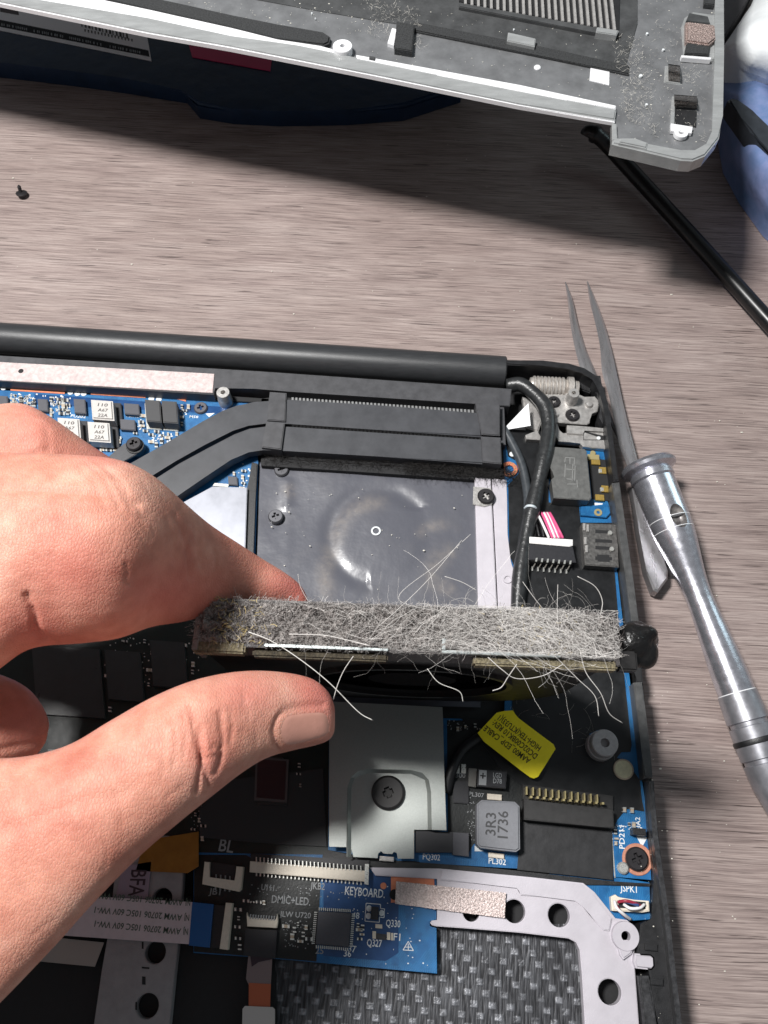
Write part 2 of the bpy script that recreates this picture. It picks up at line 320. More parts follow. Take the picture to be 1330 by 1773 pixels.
prism('side_wall', [(1124, 1352), (1131, 1450), (1139, 1510), (1150, 1584), (1161, 1680), (1174, 1790), (1196, 1960), (1165, 1960), (1140, 1790), (1126, 1680), (1104, 1650), (1110, 1600), (1131, 1592), (1133, 1510), (1125, 1450), (1119, 1352)], 1.12, .1, BLK, LAP, .04)
wall('side_wall', [(1094, 1110), (1112, 1160), (1114, 1182)], 12, .95, .04, BLKM, LAP)
for i, (x, y) in enumerate([(1128, 1640), (1138, 1700), (1108, 1440)]):
    prism('clip_catch', rect(x, y, 22, 12, .1), 1.2, .9, BLK, LAP)
prism('side_strip', [(1106, 1690), (1124, 1690), (1146, 1800), (1118, 1800)], 1.16, .8, CHAS, LAP, .04)
prism('tray_shade_plate', [(-260, 1500), (420, 1560), (470, 1648), (478, 1690), (482, 1980), (-260, 1980)], .74, .5, BLKM, LAP)  # black plate laid in for the shadow over the left of the tray
prism('palm_rest_tray', [(430, 1610), (720, 1600), (1020, 1600), (1060, 1980), (430, 1980)], .66, .5, WEAVE, LAP)
# --- hinge tube, bar and foil
a3, b3 = P(-120, 578, .98), P(875, 645, .98); d3 = b3-a3; LN = float(np.linalg.norm(d3))
lathe('hinge_cover', a3, d3, [(0, .40), (.02, .42), (LN-.03, .42), (LN, .39)], TUBE, LAP, 64)
prism('hinge_bar', [(-120, 608), (450, 643), (886, 673), (883, 703), (822, 699), (500, 678), (440, 673), (372, 671), (370, 683), (0, 660), (-120, 653)], 1.28, .7, DGREY, LAP)
prism('foil_strip', [(-120, 620), (371, 647), (368, 680), (-120, 651)], 1.31, 1.285, FOIL, LAP, .006)
prism('vent_wall', [(-120, 654), (368, 684), (466, 690), (466, 698), (366, 692), (-120, 664)], 1.0, .6, BLKM, LAP)
disc('foil_hole', 36, 642, 1.318, 5, BLKM, LAP, .01)
# --- main board
MB = prism('motherboard', [(-260, 662), (440, 698), (447, 800), (441, 960), (436, 1232), (874, 1248), (878, 1000), (876, 760), (1030, 790), (1062, 900), (1069, 990), (1079, 1080), (1091, 1180), (1100, 1262), (1108, 1325), (1119, 1400), (1121, 1450), (1125, 1470), (1128, 1524),
     (1062, 1518), (898, 1504), (860, 1502), (760, 1496), (640, 1488), (420, 1480), (300, 1480), (-260, 1470)], .93, .82, PCB, LAP, .006, 1)
KB = prism('keyboard_board', [(335, 1430), (440, 1486), (640, 1496), (756, 1512), (756, 1592), (744, 1595), (744, 1604), (756, 1607), (757, 1686), (648, 1676), (500, 1662), (335, 1650)], .9, .8, PCB, LAP, .006, 1)
SB = prism('speaker_board', [(945, 1500), (1125, 1528), (1127, 1592), (1070, 1596), (1030, 1560), (955, 1520)], .9, .8, PCB, LAP, .006, 1)
prism('trace_area', [(560, 1500), (672, 1515), (690, 1540), (690, 1650), (668, 1664), (560, 1655)], .904, .9, PCB2, KB, 0)
prism('fan_bay_floor', [(436, 790), (885, 790), (885, 1260), (430, 1260)], .78, .56, BLKM, LAP)
# film: crumpled sheet
bm = bmesh.new(); NX, NY = 110, 110; q = [(450, 798), (826, 818), (832, 1225), (438, 1215)]; g = []
rn = [(RS.rand()*6.28, RS.rand()*2+.8, RS.rand()*6.28, RS.rand()*.012) for _ in range(10)]
for j in range(NY+1):
    r_ = []
    for i in range(NX+1):
        u, v = i/NX, j/NY; x = (q[0][0]*(1-u)+q[1][0]*u)*(1-v)+(q[3][0]*(1-u)+q[2][0]*u)*v; y = (q[0][1]*(1-u)+q[1][1]*u)*(1-v)+(q[3][1]*(1-u)+q[2][1]*u)*v
        p = P(x, y, .84); h = sum(A*math.sin(p[0]*f*math.cos(t)+p[1]*f*math.sin(t)+ph) for t, f, ph, A in rn)
        rr = math.hypot(x-655, (y-930)*1.05); h += -.05*math.exp(-((rr-85)/14)**2)*(1 if (x < 640 or y < 880) else .25)     # pressed ring round the fan boss
        h += .03*math.exp(-((x-497)/9)**2)*(1 if 830 < y < 880 else .2)-.03*math.exp(-((math.hypot(x-477, y-893))/24)**2)
        r_.append(bm.verts.new((p[0], p[1], p[2]+h)))
    g.append(r_)
for j in range(NY):
    for i in range(NX): bm.faces.new((g[j][i], g[j+1][i], g[j+1][i+1], g[j][i+1]))
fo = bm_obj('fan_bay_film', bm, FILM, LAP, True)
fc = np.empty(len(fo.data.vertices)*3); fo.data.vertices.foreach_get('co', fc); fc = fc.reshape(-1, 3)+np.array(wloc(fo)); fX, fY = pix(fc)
sm = np.zeros(len(fc))  # pale arcs: glints of the pressed ring painted into the film colour
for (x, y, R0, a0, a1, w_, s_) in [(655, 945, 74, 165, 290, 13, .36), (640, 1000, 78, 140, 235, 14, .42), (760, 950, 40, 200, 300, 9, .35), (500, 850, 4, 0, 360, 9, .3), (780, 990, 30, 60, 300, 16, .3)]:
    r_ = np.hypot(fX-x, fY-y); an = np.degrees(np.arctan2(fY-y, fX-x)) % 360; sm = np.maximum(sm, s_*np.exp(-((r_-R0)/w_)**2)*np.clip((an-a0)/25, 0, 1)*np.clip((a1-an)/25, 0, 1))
fo.data.attributes.new('painted_glint', 'FLOAT', 'POINT').data.foreach_set('value', sm.astype(np.float32))
ring_obj('boss_ring', 651, 919, .90, 8.5, 5.5, SILK, LAP, .03)
screw('screw', 477, 893, .96, 13, mat('screw_grey', (92, 92, 96), .4, metal=.5), LAP); screw('screw', 487, 812, .93, 13, mat('screw_grey', (0,)*3), LAP)
# rails right of the bay
prism('bay_rail', [(822, 826), (850, 828), (862, 1075), (829, 1075)], 1.02, .7, MAG, LAP, .02)
prism('bay_rail', [(852, 828), (877, 830), (878, 862), (879, 925), (883, 972), (890, 985), (889, 1010), (885, 1030), (886, 1075), (864, 1075)], .97, .7, MAG, LAP, .02)
prism('screw_tab', [(820, 842), (850, 845), (857, 858), (852, 873), (838, 877), (819, 873)], 1.06, 1.0, ZINC, LAP, .01)
screw('screw', 842, 858, 1.13, 15, mat('screw_dark', (62, 60, 62), .38, metal=.6, var=.1), LAP, tilt=10)
SCRD = MATS['screw_dark']
ring_obj('rail_hole', 879, 1002, 1.0, 8, 5, MAG, LAP, .05)
# --- heat sink
HS = bpy.data.objects.new('heat_sink', None); S.collection.objects.link(HS); HS.location = Vector(P(640, 750, .95)); set_parent(HS, LAP)
fin0 = prism('fin', [(505, 688), (508.4, 688), (508.4, 770), (505, 770)], 1.2, .9, mat('fin_metal', (150, 150, 150), .4, metal=.4), HS, 0)
for k in range(1, 50):
    t = k/49; c = clone(fin0, (505, 688), (505+t*318, 688+t*22), 1.2)
base = prism('fin_housing', [(452, 690), (500, 684), (830, 706), (868, 712), (874, 822), (838, 832), (700, 822), (452, 806)], 1.0, .84, BLKM, HS, .01)
PT = [(1.36, 1.06)]
prism('heat_pipe', [(830, 714), (835, 756), (650, 744), (500, 734), (462, 731), (430, 735), (402, 744), (355, 770), (305, 798), (250, 832), (190, 875), (150, 905), (120, 880), (170, 842), (225, 803), (300, 760), (350, 730), (385, 710), (410, 701), (440, 696), (500, 692), (660, 702)], 1.36, 1.05, PIPE, HS, .035, 3)
prism('heat_pipe', [(836, 760), (842, 803), (650, 790), (500, 781), (456, 777), (430, 781), (400, 796), (355, 826), (320, 850), (280, 878), (210, 930), (170, 910), (200, 885), (255, 838), (310, 803), (360, 776), (405, 751), (432, 741), (462, 737), (500, 739), (650, 749)], 1.345, 1.05, PIPE, HS, .035, 3)
prism('clamp', [(467, 678), (496, 680), (494, 729), (462, 727)], 1.43, 1.1, DGREY, HS, .02); prism('clamp', [(461, 730), (493, 732), (487, 778), (453, 774)], 1.45, 1.1, DGREY, HS, .02)
prism('clamp', [(823, 696), (866, 699), (866, 754), (834, 752)], 1.43, 1.0, DGREY, HS, .02); prism('clamp', [(833, 755), (867, 757), (869, 803), (836, 800)], 1.45, 1.0, DGREY, HS, .02)
prism('clamp_tab', [(866, 700), (873, 702), (876, 770), (868, 768)], 1.2, .9, DGREY, HS, .01)
# fuzzy black dust strip under the pipes
def fuzz(name, quad, z, n, rad, ln, mats, parent, spread=.0, seg=5, zr=.1, flat=.35):
    bm = bmesh.new()
    for _ in range(n):
        u, v = RS.rand(), RS.rand(); a, b, c, d = [np.array(t, float) for t in quad]
        x, y = (a*(1-u)+b*u)*(1-v)+(d*(1-u)+c*u)*v; p = P(x, y, z+RS.rand()*zr)
        t = RS.rand()*6.28; dr = np.array([math.cos(t), math.sin(t), (RS.rand()-.3)*flat]); L_ = ln*(.4+RS.rand()); pts = [p]; cv = RS.randn(3)*.5
        for k in range(seg): dr = dr+cv*.35+RS.randn(3)*.12; dr /= np.linalg.norm(dr); pts.append(pts[-1]+dr*L_/seg)
        add_tube(bm, pts, rad*(.6+.8*RS.rand()), 3, False)
    return bm_obj(name, bm, mats, parent)
LINTB = mat('black_lint', (28, 25, 24), .9)
stuff(fuzz('dark_lint', [(455, 782), (700, 797), (700, 812), (455, 800)], 1.05, 700, .0025, .16, LINTB, HS)); stuff(fuzz('dark_lint', [(700, 797), (885, 812), (895, 832), (700, 815)], 1.08, 1300, .0028, .2, LINTB, HS))
prism('fin_row', [(495, 783), (842, 806), (842, 816), (495, 794)], 1.05, .86, BLKM, HS, .02)
# --- standoff, screws by the pipes
def standoff(x, y, z1, z0, r, hole, parent, m=ZINC):
    c = P(x, y, z1); R = r*pxs(z1); H = z1-z0; h = hole*pxs(z1)
    return lathe('standoff', c, (0, 0, -1), [(.14, h*.9), (0, h), (0, R*.93), (.02, R), (H*.55, R*1.02), (H*.6, R*1.1), (H, R*1.12)], m, parent, 28)
standoff(386, 679, 1.4, .93, 12.5, 4.5, MB); screw('screw', 347, 705, 1.0, 12.5, mat('screw_steel', (112, 110, 114), .35, metal=.6), MB); screw('screw', 231, 767, 1.3, 14, SCRD, HS)
prism('spring_arm', [(150, 822), (214, 768), (232, 762), (244, 772), (240, 784), (196, 808), (150, 850)], 1.18, 1.1, DGREY, HS, .015)
disc('screw_seat', 234, 772, 1.2, 16, BLK, HS, .2)
# --- parts on the upper-left board
def chip(x, y, w_, h_, z, m, parent, name='chip', sl=.07, sk=-.08, bev=.015): return prism(name, rect(x, y, w_, h_, sl, sk), z, .931, m, parent, bev)
for x, y, w_, h_ in [(177, 709, 38, 34), (171, 747, 38, 34), (119, 740, 38, 34)]:
    chip(x+9, y+7, 50, 40, 1.04, CHIPD, MB, 'inductor_base'); o = prism('inductor', rect(x, y, w_, h_, .07, -.08), 1.36, 1.05, INDT, MB, .04, 3)
    for k, s_ in enumerate(['110', 'A67', '22A']): text(s_, (x-8, y-6+k*9), (x+9, y-5+k*9), 6.5, 1.363, INK, o)
for x, y, w_, h_ in [(138, 703, 20, 25), (228, 708, 26, 19), (221, 735, 26, 18), (74, 701, 17, 21), (5, 693, 16, 16)]: chip(x, y, w_, h_, 1.06, CHIP, MB)
for x, y in [(265, 711), (294, 713)]:
    prism('capacitor_base', rect(x, y+10, 26, 44, .07, -.08), .99, .931, SOLD, MB, .01); chip(x, y, 26, 38, 1.32, mat('cap_black', (62, 62, 64), .55, var=.1, vs=14), MB, 'capacitor', bev=.02)
for x0, x1, y in [(18, 112, 674), (157, 252, 681), (298, 322, 687)]: prism('copper_strip', [(x0, y-2), (x1, y+4.5), (x1, y+8), (x0, y+2)], .95, .93, COP, MB, .003)
prism('trace_area', [(60, 682), (440, 708), (440, 720), (300, 712), (60, 700)], .9335, .93, PCB2, MB, 0)
prism('print_mark', [(356, 716), (372, 715), (362, 722)], .935, .931, SILK, MB, 0)
text('M58', (328, 723), (343, 724), 5, .935, SILK, MB); text('PU1702', (219, 722), (240, 723), 5, .936, SILK, MB); text('PU202', (122, 722), (148, 724), 6, .936, SILK, MB); text('GCP9', (433, 838), (430, 862), 6, .935, SILK, MB)
busy = [(177, 720, 36, 34), (171, 750, 34, 28), (119, 742, 30, 26), (138, 703, 15, 18), (228, 708, 18, 14), (221, 735, 18, 14), (74, 701, 13, 15), (5, 693, 12, 12), (265, 715, 17, 30), (294, 718, 17, 30), (234, 772, 26, 22), (347, 705, 20, 20), (386, 690, 20, 30), (335, 724, 16, 6)]
smdm = [SOLD, CERAM, SILK, CHIPD, IVORY]
protos = {}
def smd(x, y, parent, big=1., z=.93, dark=False):
    kx, ky = (8, 4) if RS.rand() < .5 else (4.5, 7); mi = RS.randint(4)
    key = (kx, mi, parent.name)
    if key not in protos or True:
        s = big*(.7+.6*RS.rand()); o = prism('resistor' if mi == 3 else 'capacitor', rect(x, y, kx*s, ky*s, .07), z+.06, z+.001, [CHIPD, CERAM, CERAM, CHIPD][mi], parent, 0)
        for sg in (-1, 1):
            dx, dy = (sg*kx*s*.42, sg*kx*s*.03) if kx > ky else (0, sg*ky*s*.42)
            prism('end_cap', rect(x+dx, y+dy, kx*s*(.3 if kx > ky else 1.08), ky*s*(1.08 if kx > ky else .3), .07), z+.066, z+.002, SOLD, parent, 0)
def dots(name, quad, n, z, m, parent, r=(1., 2.6), avoid=()):
    bm = bmesh.new()
    for _ in range(n):
        u, v = RS.rand(), RS.rand(); a, b, c, d = [np.array(t, float) for t in quad]; x, y = (a*(1-u)+b*u)*(1-v)+(d*(1-u)+c*u)*v
        if any(abs(x-p)<w_ and abs(y-q_)<h_ for p, q_, w_, h_ in avoid): continue
        w2, h2 = RS.uniform(*r), RS.uniform(*r); K = 6 if RS.rand() < .6 else 4; ph = .78 if K == 4 else 0
        add_poly(bm, [P(x+w2*math.cos(6.283*i/K+ph), y+h2*math.sin(6.283*i/K+ph), z+.012) for i in range(K)], .01)
    return stuff(bm_obj(name, bm, m, parent))
cnt = 0
while cnt < 105:
    x, y = RS.uniform(0, 330), RS.uniform(684, 800)
    if y > 684+x*.07+90 or y < 682+x*.05 or any(abs(x-p) < a_ and abs(y-q_) < b_ for p, q_, a_, b_ in busy): continue
    if y > 800-max(0, x-230)*.62: continue
    smd(x, y, MB); busy.append((x, y, 8, 6)); cnt += 1
dots('solder_dots', [(0, 678), (330, 700), (300, 770), (0, 740)], 520, .93, SILK, MB, (.7, 2.3), busy[:14]); dots('solder_dots', [(0, 682), (120, 690), (120, 715), (0, 700)], 130, .93, SOLD, MB, (1.2, 2.8), busy[:14])
for x, y in [(122, 679), (134, 681), (145, 681), (262, 690), (275, 691), (6, 671)]: disc('solder_pad', x, y, .95, 5.5, SILK, MB, .018)
# below the pipes: grey shield and small parts
prism('shield_can', [(316, 870), (368, 842), (428, 844), (424, 965), (400, 1000), (300, 1000)], 1.12, .935, mat('grey_shield', (150, 152, 160), .38, metal=.5, var=.05), MB, .015)
prism('shield_edge', [(372, 836), (396, 838), (395, 843), (368, 841)], 1.1, .935, SOLD, MB, .005); chip(403, 832, 16, 15, 1.02, CHIP, MB)
for x, y in [(420, 826), (421, 836), (419, 845), (405, 820), (422, 815)]: smd(x, y, MB)
dots('solder_dots', [(412, 800), (438, 802), (436, 880), (416, 870)], 30, .93, SILK, MB, (.7, 2))
prism('bay_wall', [(428, 845), (436, 800), (446, 802), (442, 870), (434, 1100), (418, 1100)], 1.0, .7, BLK, LAP, .02)
# pocket under the hand; dark board areas paint its shade into the colour
prism('painted_board_shade', [(-260, 1040), (420, 1040), (430, 1236), (570, 1240), (568, 1480), (420, 1478), (-260, 1462)], .9335, .93, POCK, MB, 0)
prism('painted_board_shade', [(336, 1432), (440, 1488), (640, 1497), (556, 1512), (548, 1665), (500, 1661), (336, 1648)], .9045, .9, DKS, KB, 0)
prism('painted_board_shade', [(774, 1247), (872, 1250), (905, 1360), (900, 1424), (820, 1462), (812, 1476), (776, 1476)], .9335, .93, DKS, MB, 0)
for x, y, w_, h_ in [(118, 1180, 118, 120), (215, 1170, 62, 86), (292, 1150, 60, 80), (468, 1352, 50, 84), (130, 1330, 90, 60)]: chip(x, y, w_, h_, 1.03, mat('memory_chip', (50, 52, 52), .3, var=.1, vs=5), MB, bev=.01)
for x, y in [(217, 1110), (250, 1110), (288, 1114), (318, 1117), (193, 1135), (262, 1130), (272, 1130), (334, 1150), (333, 1163), (98, 1222), (152, 1228), (190, 1228), (186, 1170), (259, 1160), (257, 1185), (79, 1150), (76, 1172), (70, 1194), (518, 1325), (517, 1340), (520, 1360), (338, 1410), (345, 1420), (352, 1430), (334, 1436), (350, 1452)]: smd(x, y, MB, 1.0)
dots('solder_dots', [(180, 1100), (345, 1110), (345, 1200), (180, 1180)], 60, .93, SOLD, MB, (.7, 1.6)); dots('solder_dots', [(325, 1390), (420, 1400), (420, 1460), (325, 1450)], 50, .93, SILKD, MB, (.6, 1.4))
prism('chip_edge', [(443, 1310), (500, 1315), (497, 1390), (440, 1386)], 1.035, .94, mat('dull_frame', (86, 78, 78), .5), MB, .005)
prism('chip', [(446, 1314), (496, 1318), (493, 1385), (444, 1381)], 1.045, .94, mat('maroon_chip', (52, 30, 34), .35), MB, .005)
prism('shield_can', [(345, 1400), (395, 1350), (560, 1330), (566, 1466), (480, 1462), (345, 1450)], .99, .935, mat('dark_mesh', (40, 42, 44), .5), MB, .01)
# ---------------------------------------------------------------- hinge corner
HG = prism('hinge_plate', [(936, 690), (946, 682), (975, 684), (990, 676), (1005, 684), (1012, 688), (1030, 686), (1038, 695), (1035, 712), (1024, 716), (1021, 732), (1016, 735), (962, 731), (950, 716)], 1.12, .95, ZINC, LAP, .015)
h0, h1 = P(908, 668, 1.05), P(1001, 673, 1.05); hl = float(np.linalg.norm(h1-h0)); prof = [(0, .1), (.12, .14), (.14, .22)]
nr = 9
for k in range(nr):
    s0 = .2+(hl-.55)*k/nr; s1 = .2+(hl-.55)*(k+1)/nr; prof += [(s0, .235), (s0+.02, .27), (s1-.03, .27), (s1-.005, .235)]
prof += [(hl-.3, .2), (hl-.28, .29), (hl-.14, .29), (hl-.13, .2), (hl, .19), (hl+.02, .1)]
lathe('hinge_barrel', h0, h1-h0, prof, mat('hinge_metal', (196, 190, 184), .38, metal=.5, var=.35, vs=9, stretch=(6, 1, 1)), LAP, 32)
screw('screw', 960, 694, 1.19, 12, SCRD, HG, tilt=30); screw('screw', 992, 717, 1.19, 13, SCRD, HG)
standoff(994, 680, 1.5, 1.1, 10.5, 4, HG); lathe('rivet', P(1021, 698, 1.2), (0, 0, -1), [(0, .02), (.01, .08), (.06, .1), (.1, .1)], ZINC, HG, 16); lathe('rivet', P(964, 716, 1.2), (0, 0, -1), [(0, .02), (.01, .05), (.06, .07), (.1, .07)], ZINC, HG, 16)
prism('corner_fillet', [(1028, 668), (1040, 652), (1050, 700), (1058, 745), (1050, 742), (1038, 722), (1040, 695)], 1.22, .6, CHAS, LAP, .03)
prism('corner_block', [(990, 650), (1030, 652), (1022, 680), (1000, 672)], 1.0, .6, BLK, LAP, .03)
LB = prism('latch_bracket', [(958, 731), (966, 733), (968, 745), (975, 751), (1052, 742), (1056, 778), (1010, 773), (1005, 767), (968, 764), (955, 745)], 1.08, .9, ZINC, LAP, .012)
prism('latch_spring', [(982, 736), (1011, 738), (1052, 742), (1054, 748), (1012, 745), (1010, 752), (982, 750)], 1.14, 1.0, ZINC, LB, .01)
prism('latch_slot', [(1010, 746), (1047, 755), (1047, 762), (1010, 762)], 1.085, 1.08, BLKM, LB, 0); prism('latch_tongue', [(1011, 748), (1034, 756), (1034, 761), (1011, 761)], 1.1, 1.08, ZINC, LB, .004); disc('rivet', 1037, 758, 1.12, 3.5, SILK, LB)
prism('bracket_foot', [(910, 753), (930, 745), (940, 762), (912, 760)], 1.1, .9, ZINC, LAP, .01)
prism('connector_block', [(905, 686), (925, 690), (938, 730), (932, 748), (912, 740)], 1.0, .8, ZINC, LAP, .03)
CB = prism('side_board', [(868, 770), (1045, 782), (1052, 800), (1046, 812), (1056, 842), (1058, 860), (1050, 870), (1066, 900), (1069, 985), (880, 985), (876, 850)], .94, .86, PCB, LAP, .005)
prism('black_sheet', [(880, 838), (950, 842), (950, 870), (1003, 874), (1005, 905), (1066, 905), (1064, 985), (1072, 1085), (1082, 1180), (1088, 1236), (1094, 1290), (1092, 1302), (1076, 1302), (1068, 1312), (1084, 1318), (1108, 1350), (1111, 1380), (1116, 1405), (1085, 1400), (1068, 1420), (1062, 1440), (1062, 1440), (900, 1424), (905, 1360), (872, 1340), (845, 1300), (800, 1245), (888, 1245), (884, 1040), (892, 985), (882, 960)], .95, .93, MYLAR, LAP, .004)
stuff(fuzz('dust_fluff', [(830, 1180), (1060, 1190), (1085, 1290), (900, 1300)], .96, 26, .0016, .5, mat('pale_hair', (176, 170, 162), .6), LAP, seg=7))
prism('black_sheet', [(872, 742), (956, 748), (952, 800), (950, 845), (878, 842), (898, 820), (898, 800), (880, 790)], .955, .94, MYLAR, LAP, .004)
# shielded socket
SK = prism('socket_can', [(954, 773), (1012, 777), (1016, 781), (1024, 862), (1020, 866), (959, 862), (955, 830), (961, 826), (952, 806), (957, 792), (951, 786)], 1.32, .95, mat('socket_steel', (120, 120, 118), .42, metal=.6, var=.12, vs=9, bump=.003, bs=40), LAP, .015)
ET = mat('etched_line', (150, 150, 148), .5, metal=.3)
for a, b_ in [((979, 792), (996, 793)), ((979, 792), (978, 800)), ((995, 793), (994, 806)), ((987, 793), (987, 803)), ((979, 803), (978, 826)), ((992, 803), (991, 832)), ((996, 806), (995, 832)), ((982, 838), (998, 838)), ((980, 812), (994, 813)), ((981, 829), (993, 830)), ((999, 831), (1000, 844))]:
    dx, dy = b_[0]-a[0], b_[1]-a[1]; l = math.hypot(dx, dy); nx, ny = -dy/l*.5, dx/l*.5
    prism('etched_mark', [(a[0]+nx, a[1]+ny), (b_[0]+nx, b_[1]+ny), (b_[0]-nx, b_[1]-ny), (a[0]-nx, a[1]-ny)], 1.323, 1.318, ET, SK, 0)
for x, y, w_, h_, m_ in [(1028, 791, 20, 9, GOLD), (1032, 800, 15, 8, BRASS), (1044, 814, 12, 11, BRASS), (1048, 846, 12, 11, BRASS), (1039, 861, 15, 10, BRASS), (1037, 874, 14, 7, SILK), (1040, 815, 6, 7, SOLD), (1043, 847, 6, 7, SOLD)]:
    prism('contact', rect(x, y, w_, h_, .07, -.06), 1.0+.03*RS.rand(), .94, m_, CB, .01)
prism('contact_well', [(1018, 792), (1050, 796), (1058, 868), (1026, 864)], .96, .941, BLKM, CB, .01)
prism('mount_tab', [(1006, 877), (1052, 872), (1057, 888), (1050, 896), (1006, 892)], 1.03, .95, PCB, CB, .01); ring_obj('gold_ring', 1036, 887, 1.05, 7, 3, GOLD, CB, .02); disc('gold_pad', 1027, 784, 1.0, 5, GOLD, CB)
# usb shell with spring slots
US = prism('port_shell', [(1008, 905), (1066, 908), (1070, 945), (1072, 982), (1013, 978), (1010, 940)], 1.22, .95, mat('port_steel', (112, 110, 108), .38, metal=.65, var=.3, vs=14, bump=.006, bs=25), LAP, .02)
for y in (920, 936, 948, 966): prism('shell_slot', [(1031, y-3), (1060, y-1), (1060, y+4), (1031, y+3)], 1.224, 1.221, BLKM, US, 0)
for x, y in [(1057, 922), (1060, 950)]: disc('spring_dimple', x, y, 1.26, 4, SOLD, US, .03)
for x, y in [(1012, 912), (1018, 914), (1016, 950), (1014, 936)]: prism('shell_tab', rect(x, y, 4, 12, .06), 1.26, 1.2, ZINC, US, .008)
prism('shell_slot', [(1034, 960), (1055, 961), (1056, 973), (1035, 972)], 1.226, 1.222, BLKM, US, 0)
# copper ring peeping from the fluff
ring_obj('copper_ring', 882, 812, 1.0, 15, 8, COP, LAP, .03)
for k in range(6): a_ = -1.2+k*.5; disc('ring_dot', 882+11.5*math.cos(a_), 812+11.5*math.sin(a_), 1.006, 1.5, GOLD, LAP, .004)
disc('solder_pad', 887, 786, .97, 5, SILK, LAP, .02)
# cables
CABM = mat('cable_sleeve', (44, 45, 46), .34, var=.3, vs=9, bump=.01, bs=12)
tube('display_cable', [(878, 668, 1.15), (902, 666, 1.25), (925, 682, 1.3), (944, 705, 1.3), (950, 735, 1.3), (947, 770, 1.3), (938, 810, 1.28), (930, 845, 1.22), (922, 880, 1.18), (912, 925, 1.12), (903, 980, 1.08), (898, 1030, 1.05), (895, 1080, 1.02)], lambda t: .19-.03*abs(t-.4)+.012*math.sin(t*31), CABM, LAP, 16)
tube('display_cable', [(872, 742, 1.0), (888, 770, 1.02), (904, 806, 1.05), (913, 850, 1.08), (914, 885, 1.1), (906, 930, 1.04), (900, 970, 1.0)], .11, mat('flat_cable', (64, 68, 72), .35, var=.2, vs=8), LAP, 12)
tube('antenna_cable', [(945, 760, 1.1), (938, 830, 1.1), (936, 870, 1.12), (928, 905, 1.1), (922, 960, 1.0)], .05, BLK, LAP, 8)
tube('cable_tie', [(909, 880, 1.2), (914, 876, 1.36), (924, 877, 1.4), (932, 884, 1.2)], .035, mat('clear_tie', (205, 215, 220), .3), LAP, 6)
text('..', (900, 1), (901, 1), 1, 1, SILK, LAP, 'speck') if False else None
WT = bm = bmesh.new(); add_poly(bm, [P(870, 745, 1.02), P(915, 698, 1.38), P(919, 737, 1.3)], .01); bm_obj('paper_tag', bm, mat('white_label', (235, 236, 238), .55), LAP)
JW = prism('wire_plug', [(917, 929), (992, 934), (992, 944), (986, 946), (917, 940)], 1.28, .98, mat('white_nylon', (240, 238, 236), .45), LAP, .015)
JB = prism('wire_socket', [(916, 941), (992, 946), (998, 974), (915, 969)], 1.24, .95, CHIPD, LAP, .015)
pin0 = prism('pin', [(928, 966), (931, 966), (930, 972), (927, 972)], 1.25, 1.2, SOLD, JB, 0); pinb = prism('pin', [(921, 981), (923.5, 981), (923, 988), (920.5, 988)], 1.0, .955, SOLD, JB, 0); pinc = prism('pin', [(928, 972), (930, 972), (924, 982), (922, 982)], 1.06, 1.04, mat('pin_dull', (120, 116, 110), .5, metal=.4), JB, 0)
for k in range(1, 7):
    for o_, z_ in ((pin0, 1.25), (pinb, 1.0), (pinc, 1.06)): clone(o_, (928, 966), (928+k*9.8, 966+k*.8), z_)
PINK = mat('pink_wire', (222, 92, 140), .4); WHW = mat('white_wire', (235, 232, 232), .4)
for i, (m_, xa, xb) in enumerate([(WHW, 930, 951), (PINK, 938, 957), (WHW, 942, 961), (PINK, 945, 965), (PINK, 949, 970), (WHW, 947, 967), (PINK, 952, 975)]):
    tube('wire', [(xa, 888, 1.1), ((xa*.7+xb*.3), 900, 1.22), (xa*.3+xb*.7, 918, 1.3), (xb, 932, 1.26)], .032, m_, LAP, 8)
for x0, x1 in ((930, 938), (924, 930)): tube('wire', [(x0, 892, 1.08), (x1, 912, 1.18), (x1+4, 930, 1.2)], .03, BLK, LAP, 6)
# ---------------------------------------------------------------- lower right board
YL = [(827, 1269), (860, 1234), (873, 1231), (888, 1230), (892, 1236), (897, 1243), (959, 1289), (962, 1297), (932, 1345), (925, 1348), (918, 1346), (902, 1334), (838, 1284)]
bm = bmesh.new(); add_poly(bm, [P(x, y, 1.2) for x, y in YL], .012, .004, 1); bm_obj('yellow_label', bm, mat('yellow_paper', (250, 230, 28), .5, var=.04, vs=4), LAP)
YLo = LAP
YI = mat('label_print', (70, 62, 20), .6)
text('AAM00_EDP_CABLE', (920, 1315), (842, 1256), 9, 1.206, YI, LAP, 'label_text'); text('DC02C00BK10 REV:', (932, 1307), (857, 1246), 9, 1.206, YI, LAP, 'label_text'); text('HIGH-TEK(KTU33)(1', (938, 1293), (867, 1238), 9, 1.206, YI, LAP, 'label_text')
BIGC = mat('connector_black', (36, 35, 35), .5, var=.2, vs=8)
BC = prism('board_connector', [(908, 1384), (1062, 1402), (1064, 1434), (1040, 1432), (908, 1419)], 1.3, .95, BIGC, LAP, .02)
prism('connector_bed', [(905, 1358), (1062, 1378), (1062, 1402), (905, 1384)], 1.05, .95, BIGC, LAP, .01)
g0 = prism('gold_pin', [(911, 1362), (913.5, 1362), (913.5, 1376), (911, 1376)], 1.2, 1.05, GOLD, BC, 0); g1 = prism('gold_pin', [(918, 1378), (922, 1378), (922, 1382), (918, 1382)], 1.28, 1.1, GOLD, BC, 0)
for k in range(1, 12): clone(g0, (911, 1362), (911+k*11.1, 1362+k*1.25), 1.2)
for k in range(1, 12): clone(g1, (918, 1378), (918+k*11.3, 1378+k*1.0), 1.28)
prism('flat_film', [(902, 1422), (1060, 1440), (1062, 1524), (1030, 1520), (896, 1506)], 1.0, .95, mat('film_black', (34, 34, 36), .45, var=.2, vs=4, bump=.004, bs=6), LAP, .01)
